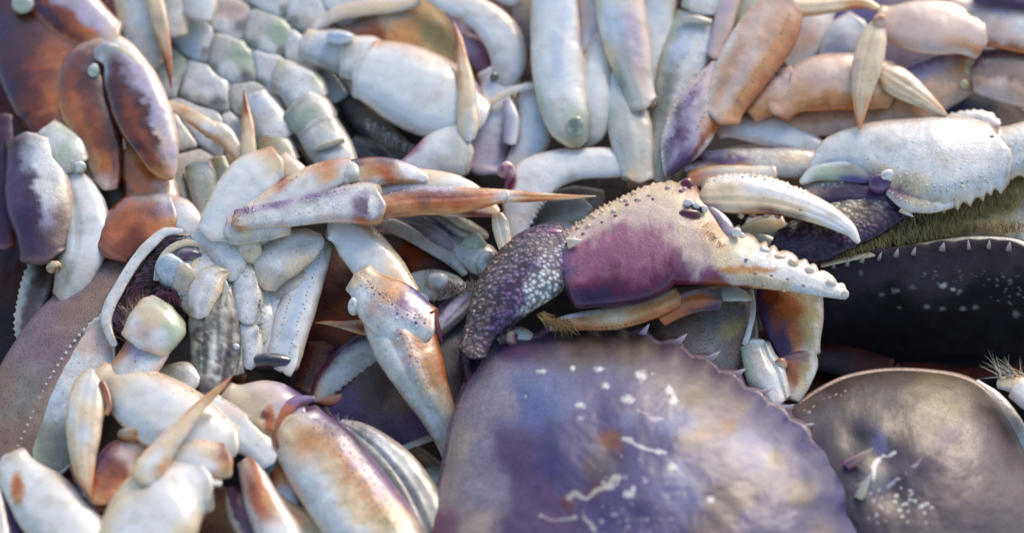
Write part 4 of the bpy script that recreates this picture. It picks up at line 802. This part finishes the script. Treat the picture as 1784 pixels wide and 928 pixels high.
limb(Z_, 'belly_plate', '790,430,12 812,438,22 840,452,30 862,462,22', 'wWu/WWw/uWG', h=-14, mat='speck', rough=1.8)
knob(Z_, 'leg_socket', 826, 424, -2, 19, 'w', c2='G', sx=1.2, mat='speck'); knob(Z_, 'leg_socket', 850, 462, 2, 24, 'W', c2='g', mat='speck')
limb(Z_, 'mouth_leg', '702,506,16 722,500,26 756,496,28 790,500,22 812,506,12', 'wWW/WGW/wWW/Ggw/sww', h=-14, mat='speck', rough=1.8); knob(Z_, 'joint_ball', 762, 492, 4, 20, 'W', c2='w'); limb(Z_, 'mouth_leg', '705,540,10 725,520,16 745,515,12', 'WWu/wWW', h=-6)
bristles(Z_, 'hair', '745,470 775,490 800,505', (.3,.9), 70, 30, w=.9, h=12, c='s', c2='b', spread=.7); bristles(Z_, 'hair', '760,520 800,505 830,500', (-.2,-.8), 120, 18, w=.9, h=4, c='s', c2='b', spread=.7)

# ================================================================== M: pale belly, top left
M_ = crab('pale crab belly up at top left with segmented cream underside and one plump white leg', (430, 100))
dome(M_, 'belly', ell(420,110,190,170,0,16,.06), (420,110), 30, [(420,100,150,'w'),(350,200,60,'g'),(480,60,60,'w')], h=-104, mat='speck', nA=150, nR=40, rough=8)
pts = [(330,62),(352,150),(392,20),(404,104),(356,222),(448,186),(468,62),(486,128),(540,25),(420,246),(302,236),(286,112),(462,-14),(380,-40),(570,78),(340,292),(528,98),(600,20),(300,0)]
for (u, v), pl in zip(pts, cells(pts, 66)):
    if not pl: continue
    cs = random.choice(['WWw','WwC','wsW','WWw','wWW','WWu','wGW'])
    dome(M_, 'belly_plate', pl, (u, v), random.uniform(4, 8), [(u-20, v-20, 20, cs[0]), (u+15, v, 20, cs[1]), (u, v+22, 18, cs[2]), (u+28, v+26, 9, 'd'), (u-28, v+20, 9, 'g')], h=-70 + random.uniform(-3, 3), mat='speck', nA=90, nR=20, lip=0, rough=2.5, warp=14, pw=5, ex=.5, rsize=40)
m1 = sub(M_, 'leg', (545, 200), 'greenish jointed leg base hanging down')
limb(m1, 'base_segment', '480,132,18 505,140,34 530,160,40 542,180,34', 'GwC/WWw/GWw/WWw', h=-32, mat='speck'); limb(m1, 'middle_segment', '520,178,36 540,200,42 556,222,40', 'WwG/wGG/WwG', h=-26, mat='speck'); limb(m1, 'upper_segment', '548,215,38 570,250,40 588,285,36 600,320,30', 'GWw/WWw/wWw', h=-22, mat='speck'); limb(m1, 'joint_band', '545,262,4 570,254,6 600,244,4', 'gg/yg', h=8, joint=0)
m2 = sub(M_, 'leg', (465, 220), 'short pale leg base'); limb(m2, 'base_segment', '438,170,16 455,195,34 472,222,38 482,245,30', 'WuG/uWw/WWG', h=-38, mat='speck'); limb(m2, 'upper_segment', '462,240,30 480,262,34 498,290,30', 'GyG/wwg', h=-34, mat='speck')
m3 = sub(M_, 'leg', (700, 150), 'large plump white leg with hairy lower edge')
limb(m3, 'base_segment', '528,74,14 552,82,30 590,90,38 620,98,34', 'CWw/Wuw/wwg/ggw', h=-24, mat='speck'); knob(m3, 'joint_ball', 592, 66, 6, 18, 'W', c2='u', sx=1.4, sy=.7)
limb(m3, 'middle_segment', '596,100,28 618,102,40 640,106,44 658,112,40', 'CwWw/WWWw/wWwg', h=-16)
limb(m3, 'upper_segment', '628,118,40 660,128,60 700,145,70 745,166,72 785,186,66 815,204,50 830,216,30', 'oWWWw/sWWWW/sWWWw/sWWWw/sWWWW/pWWWw/sWWww', h=-8, flat=.6, warp=.5)
bristles(m3, 'fringe', '640,210 690,240 740,260 790,262', (-.2,1), 260, 20, w=1.1, h=-18, c='w', c2='b', spread=.3)
limb(m3, 'elbow_segment', '690,296,8 725,285,24 765,268,42 798,262,48 815,262,38', 'pWWw/mWWW/WWww/wwww', h=10, flat=.6)
limb(m3, 'tip', '818,244,10 816,222,18 814,185,18 812,145,15 806,108,11 800,72,7 790,40,1.5', 'CWC/CwC/CCw/oCC/oCo/roO/MrM', h=34)
m4 = sub(M_, 'leg', (355, 330), 'small pale leg stub'); limb(m4, 'upper_segment', '345,285,16 352,310,26 358,345,24 368,385,20', 'WG/Gw/wW', h=-30, mat='speck'); limb(m4, 'lower_segment', '395,330,12 385,300,18 378,275,14', 'GW/yG', h=-44, mat='speck')
body_under(M_, 380, 330, 110, 80, 0, 14, 'dgd', h=-110, mat='dull')
limb(M_, 'walking_leg', '600,170,18 640,215,26 690,260,26 730,300,20', 'DdD/dgD/DdD', h=-95, mat='dull'); limb(M_, 'walking_leg', '610,250,18 650,270,22 700,310,20', 'gdD/dDd', h=-80, mat='woody')
body_under(M_, 700, 250, 150, 90, 20, 14, 'DBd', h=-130, mat='dull')

# thin tan leg in front of the belly
T_ = crab('crab beneath the belly-up one, its thin tan leg and two red-tipped spikes poking out', (400, 260))
body_under(T_, 420, 300, 120, 80, 0, 10, 'Bdd', h=-150, mat='dull')
t1 = sub(T_, 'leg', (360, 230), 'thin tan bent leg')
limb(t1, 'lower_segment', '290,181,7 315,192,11 345,210,14 368,226,16', 'CC/oC/cCo/CWo', h=10, mat='orange'); limb(t1, 'upper_segment', '362,224,15 385,232,18 405,252,15 425,282,13', 'CWo/WCo/Cco', h=8, mat='orange')
t2 = sub(T_, 'leg', (430, 220), 'upright spike with a red tip'); limb(t2, 'tip', '434,282,13 433,250,13 431,215,11 428,185,6 425,157,1.2', 'CwC/CCc/oCo/OrO/rRr', h=20)
t3 = sub(T_, 'leg', (280, 60), 'tan spike pointing down from the top edge'); limb(t3, 'tip', '262,-40,15 270,0,15 281,45,13 290,90,9 295,120,6 298,154,1.2', 'cCc/cCc/ccC/Oco/rOR/RRR', h=8)

# white lumps top left of belly
P_2 = crab('cream-white rounded leg joints crowded at the top edge left of the tan spike', (230, 40))
body_under(P_2, 240, -40, 90, 60, 0, 20, 'bd', h=-110)
p1 = sub(P_2, 'leg', (250, 50)); limb(p1, 'base_segment', '225,-20,26 240,30,36 255,75,36 268,115,24', 'WwC/wWC/gwW/dww', h=-30, mat='speck'); limb(p1, 'middle_segment', '290,-20,26 300,20,30 302,60,24', 'Www/CWw', h=-36, mat='speck'); limb(p1, 'upper_segment', '330,-30,30 345,0,34 340,30,22', 'WW/Ww', h=-34)

# ================================================================== N: orange-brown legs, left
N_ = crab('crab at far left with thick orange-brown bent legs', (150, 200))
body_under(N_, 60, 60, 180, 150, 0, 30, 'RrB', h=-150)
n1 = sub(N_, 'leg', (90, 180), 'broad orange leg fading to pinkish grey')
limb(n1, 'upper_segment', '10,-30,40 28,20,56 62,80,84 100,140,96 130,200,90 155,260,68 172,315,36', 'BRRP/rRRPP/rrRRP/brOrRP/ebbOrR/sebbrR/ebbo/bbw', h=-30, flat=.5, mat='orange', warp=1.2); knob(n1, 'joint_ball', 40, 8, 20, 15, 'w', c2='G', sx=1.2)
n2 = sub(N_, 'leg', (130, 40), 'leg with whitish ridge and orange underside along the top'); limb(n2, 'upper_segment', '55,-40,24 85,-10,44 125,22,50 165,52,42 195,74,26', 'sspRP/VsVrPr/sVVrRO/sVVOrO/WsCO', h=-6, flat=.6, mat='orange')
n3 = sub(N_, 'leg', (220, 200), 'arched leg, glossy dark orange and lavender-white')
limb(n3, 'elbow_segment', '185,82,14 160,98,34 146,128,46 148,170,50 165,215,48 180,260,38 186,305,26 182,325,10', 'VssS/RRRr/RRRrr/RRrOO/RRrOo/RRrOo/RrOos/rsb', h=2, flat=.65, mat='orange')
limb(n3, 'lower_segment', '186,80,12 205,95,32 222,130,44 240,175,50 258,220,48 276,262,38 290,298,22 298,312,8', 'CWwW/sWVRRV/sVVRRR/sVVRrRR/sVVRrrR/sVsRrRR/sVsrrO/soo', h=30, flat=.6, mat='orange')
knob(n3, 'joint_ball', 163, 124, 34, 10, 'G', c2='W', sy=1.2); knob(n3, 'joint_ball', 188, 92, 34, 20, 'w', c2='V', sx=1.3, sz=.6)
limb(n3, 'ridge', '208,84,5 235,108,7 262,145,8 282,185,7 290,215,5', 'CC/CW/sC', h=46, joint=0)
limb(n3, 'base_segment', '232,262,22 248,300,42 262,335,50 270,370,46', 'wcoOr/soOOR/wsOOR/sooOr', h=-14, mat='orange')
n4 = sub(N_, 'leg', (265, 390), 'rounded russet joint with a pale end')
limb(n4, 'base_segment', '188,440,22 210,412,44 240,390,54 272,380,48 300,378,34', 'Rrrr/rOrr/rOrr/brOo/WVoO', h=6, mat='orange', warp=.7); limb(n4, 'middle_segment', '292,368,24 312,378,34 332,396,28 345,412,14', 'sWw/WWV/wWW', h=8)
limb(N_, 'walking_leg', '180,-60,44 200,-10,48 230,50,46 252,105,30', 'rrR/orR/brr/BrR', h=-60, mat='orange'); limb(N_, 'walking_leg', '196,300,20 200,340,26 200,380,20', 'dwd/DBD', h=-50); limb(N_, 'walking_leg', '300,300,20 312,350,24 325,390,22', 'gwg/wgw', h=-50, mat='speck')
# purple and white claw at the left
V_ = crab('crab at far left edge pointing its closed purple and greenish-white claw downward', (90, 380))
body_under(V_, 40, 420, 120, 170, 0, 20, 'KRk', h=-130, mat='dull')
cV = sub(V_, 'claw', (80, 360))
limb(cV, 'wrist', '75,232,20 90,245,36 108,265,44 122,292,36', 'wWe/GWV/WGw/www', h=10, mat='speck'); knob(cV, 'joint_ball', 138, 292, 24, 12, 'W', c2='y')
limb(cV, 'palm', '48,240,24 56,275,46 64,320,58 70,365,58 74,410,46 76,450,28', 'WWPB/GWuPE/wuWPEP/swWPEE/sbVPPE/bbPPP/DPPD', h=16, mat='grain', warp=.8)
limb(cV, 'moving_finger', '118,300,18 134,335,36 146,380,44 144,430,44 128,480,34 108,520,20', 'wWw/WWws/uWwb/wWWw/wwgw/wwb', h=4, grooves=[(.3,.2,.06)])
limb(cV, 'fixed_finger', '78,452,20 66,490,26 54,530,24 44,570,18 40,605,8', 'bDg/dBw/DBw/Ddg', h=-24, mat='speck', saw=(1,5,14))
knob(cV, 'joint_ball', 94, 465, 24, 11, 'C', c2='r', sx=1.2); limb(V_, 'walking_leg', '8,200,14 8,270,18 6,340,20 6,430,20', 'PPk/EPk/rPK', h=0, mat='dull')

# ================================================================== O: tan shell and white claw at the back
O_ = crab('crab at the back top centre-left with a tan-orange domed shell edged in white', (690, 70))
dome(O_, 'carapace', [(540,40),(590,0),(650,-20),(720,-20),(770,20),(805,80),(835,150),(840,220),(780,230),(700,180),(620,130),(560,90)], (700,90), 34, [(600,40,40,'b'),(680,30,30,'c'),(700,70,40,'o'),(740,110,40,'y'),(790,150,40,'o'),(640,70,40,'r'),(760,50,30,'y'),(820,190,30,'b')], h=-88, mat='dull', nA=180, nR=40, lip=3)
limb(O_, 'shell_rim', '545,50,8 590,24,13 640,14,14 690,10,12 730,0,10', 'CWw/sCC/WCw', h=-52)
S_ = crab('crab at the back top centre with a curled glossy white claw finger', (870, 110))
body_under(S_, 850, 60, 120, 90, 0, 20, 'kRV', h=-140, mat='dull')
cS = sub(S_, 'claw', (850, 90)); limb(cS, 'moving_finger', '740,-20,14 775,0,20 815,14,24 850,36,30 876,68,34 886,105,32 876,138,24 862,158,10', 'sWW/sWW/sWW/sWWW/sWWW/WWWW/uWww/www', h=-34)
limb(cS, 'palm', '862,122,18 872,150,36 866,190,48 845,235,52 830,290,54', 'wuWW/GWuW/VWuw/eVVs/VVVe', h=-46); limb(cS, 'wrist', '915,150,10 928,180,26 930,220,34 920,262,30 900,300,18', 'CWWW/WuWw/wuWV/www', h=-22)
limb(cS, 'rim', '840,190,4 872,168,6 905,154,6 935,150,4', 'CC/WW', h=4, joint=0); knob(cS, 'joint_ball', 896, 166, 0, 8, 'C', c2='r'); limb(cS, 'soft_joint', '884,175,8 892,210,14 888,250,12', 'uV/WV', h=-2); knob(cS, 'joint_ball', 861, 134, -20, 8, 'd')
limb(S_, 'walking_leg', '800,70,18 830,90,26 850,120,16', 'mVe/eme', h=-80); limb(S_, 'walking_leg', '850,-30,20 900,-10,24 960,-5,20', 'WW/CW', h=-60)

# deep filler crabs, the shade of the gaps put into their near-black colours
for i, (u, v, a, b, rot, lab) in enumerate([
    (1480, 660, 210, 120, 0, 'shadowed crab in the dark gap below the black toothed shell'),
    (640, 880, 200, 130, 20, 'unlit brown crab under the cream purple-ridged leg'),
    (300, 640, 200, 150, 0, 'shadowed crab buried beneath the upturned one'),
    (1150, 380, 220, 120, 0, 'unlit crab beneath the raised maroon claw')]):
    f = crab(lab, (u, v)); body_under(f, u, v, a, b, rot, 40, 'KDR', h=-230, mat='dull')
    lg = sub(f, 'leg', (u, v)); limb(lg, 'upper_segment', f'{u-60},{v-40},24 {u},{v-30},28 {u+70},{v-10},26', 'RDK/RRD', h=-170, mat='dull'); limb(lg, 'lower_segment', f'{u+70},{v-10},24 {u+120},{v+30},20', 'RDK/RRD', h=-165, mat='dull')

# fine setae along a few shell edges
bristles(e1, 'hair', '230,668 300,700 360,740', (.5,-1), 50, 9, w=.6, h=88, c='s', c2='w')
bristles(f1, 'hair', '560,760 620,820 680,900', (1,-.6), 90, 11, w=.6, h=70, c='s', c2='b')
bristles(d3, 'hair', '650,505 700,535 745,560', (.7,-1), 50, 9, w=.6, h=88, c='s', c2='r')
bristles(n3, 'hair', '200,90 250,150 285,230', (1,-.5), 60, 10, w=.7, h=30, c='s', c2='b')
bristles(k1, 'hair', '1240,120 1190,190 1165,250', (-1,-.3), 60, 9, w=.6, h=30, c='W', c2='s')
bristles(D, 'hair', '420,470 450,520 450,580', (.3,.8), 110, 12, w=.6, h=48, c='b', c2='w', spread=.8)
bristles(Q, 'hair', '930,440 900,470 870,500', (.2,-.9), 60, 14, w=.7, h=-10, c='b', c2='s', spread=.7)
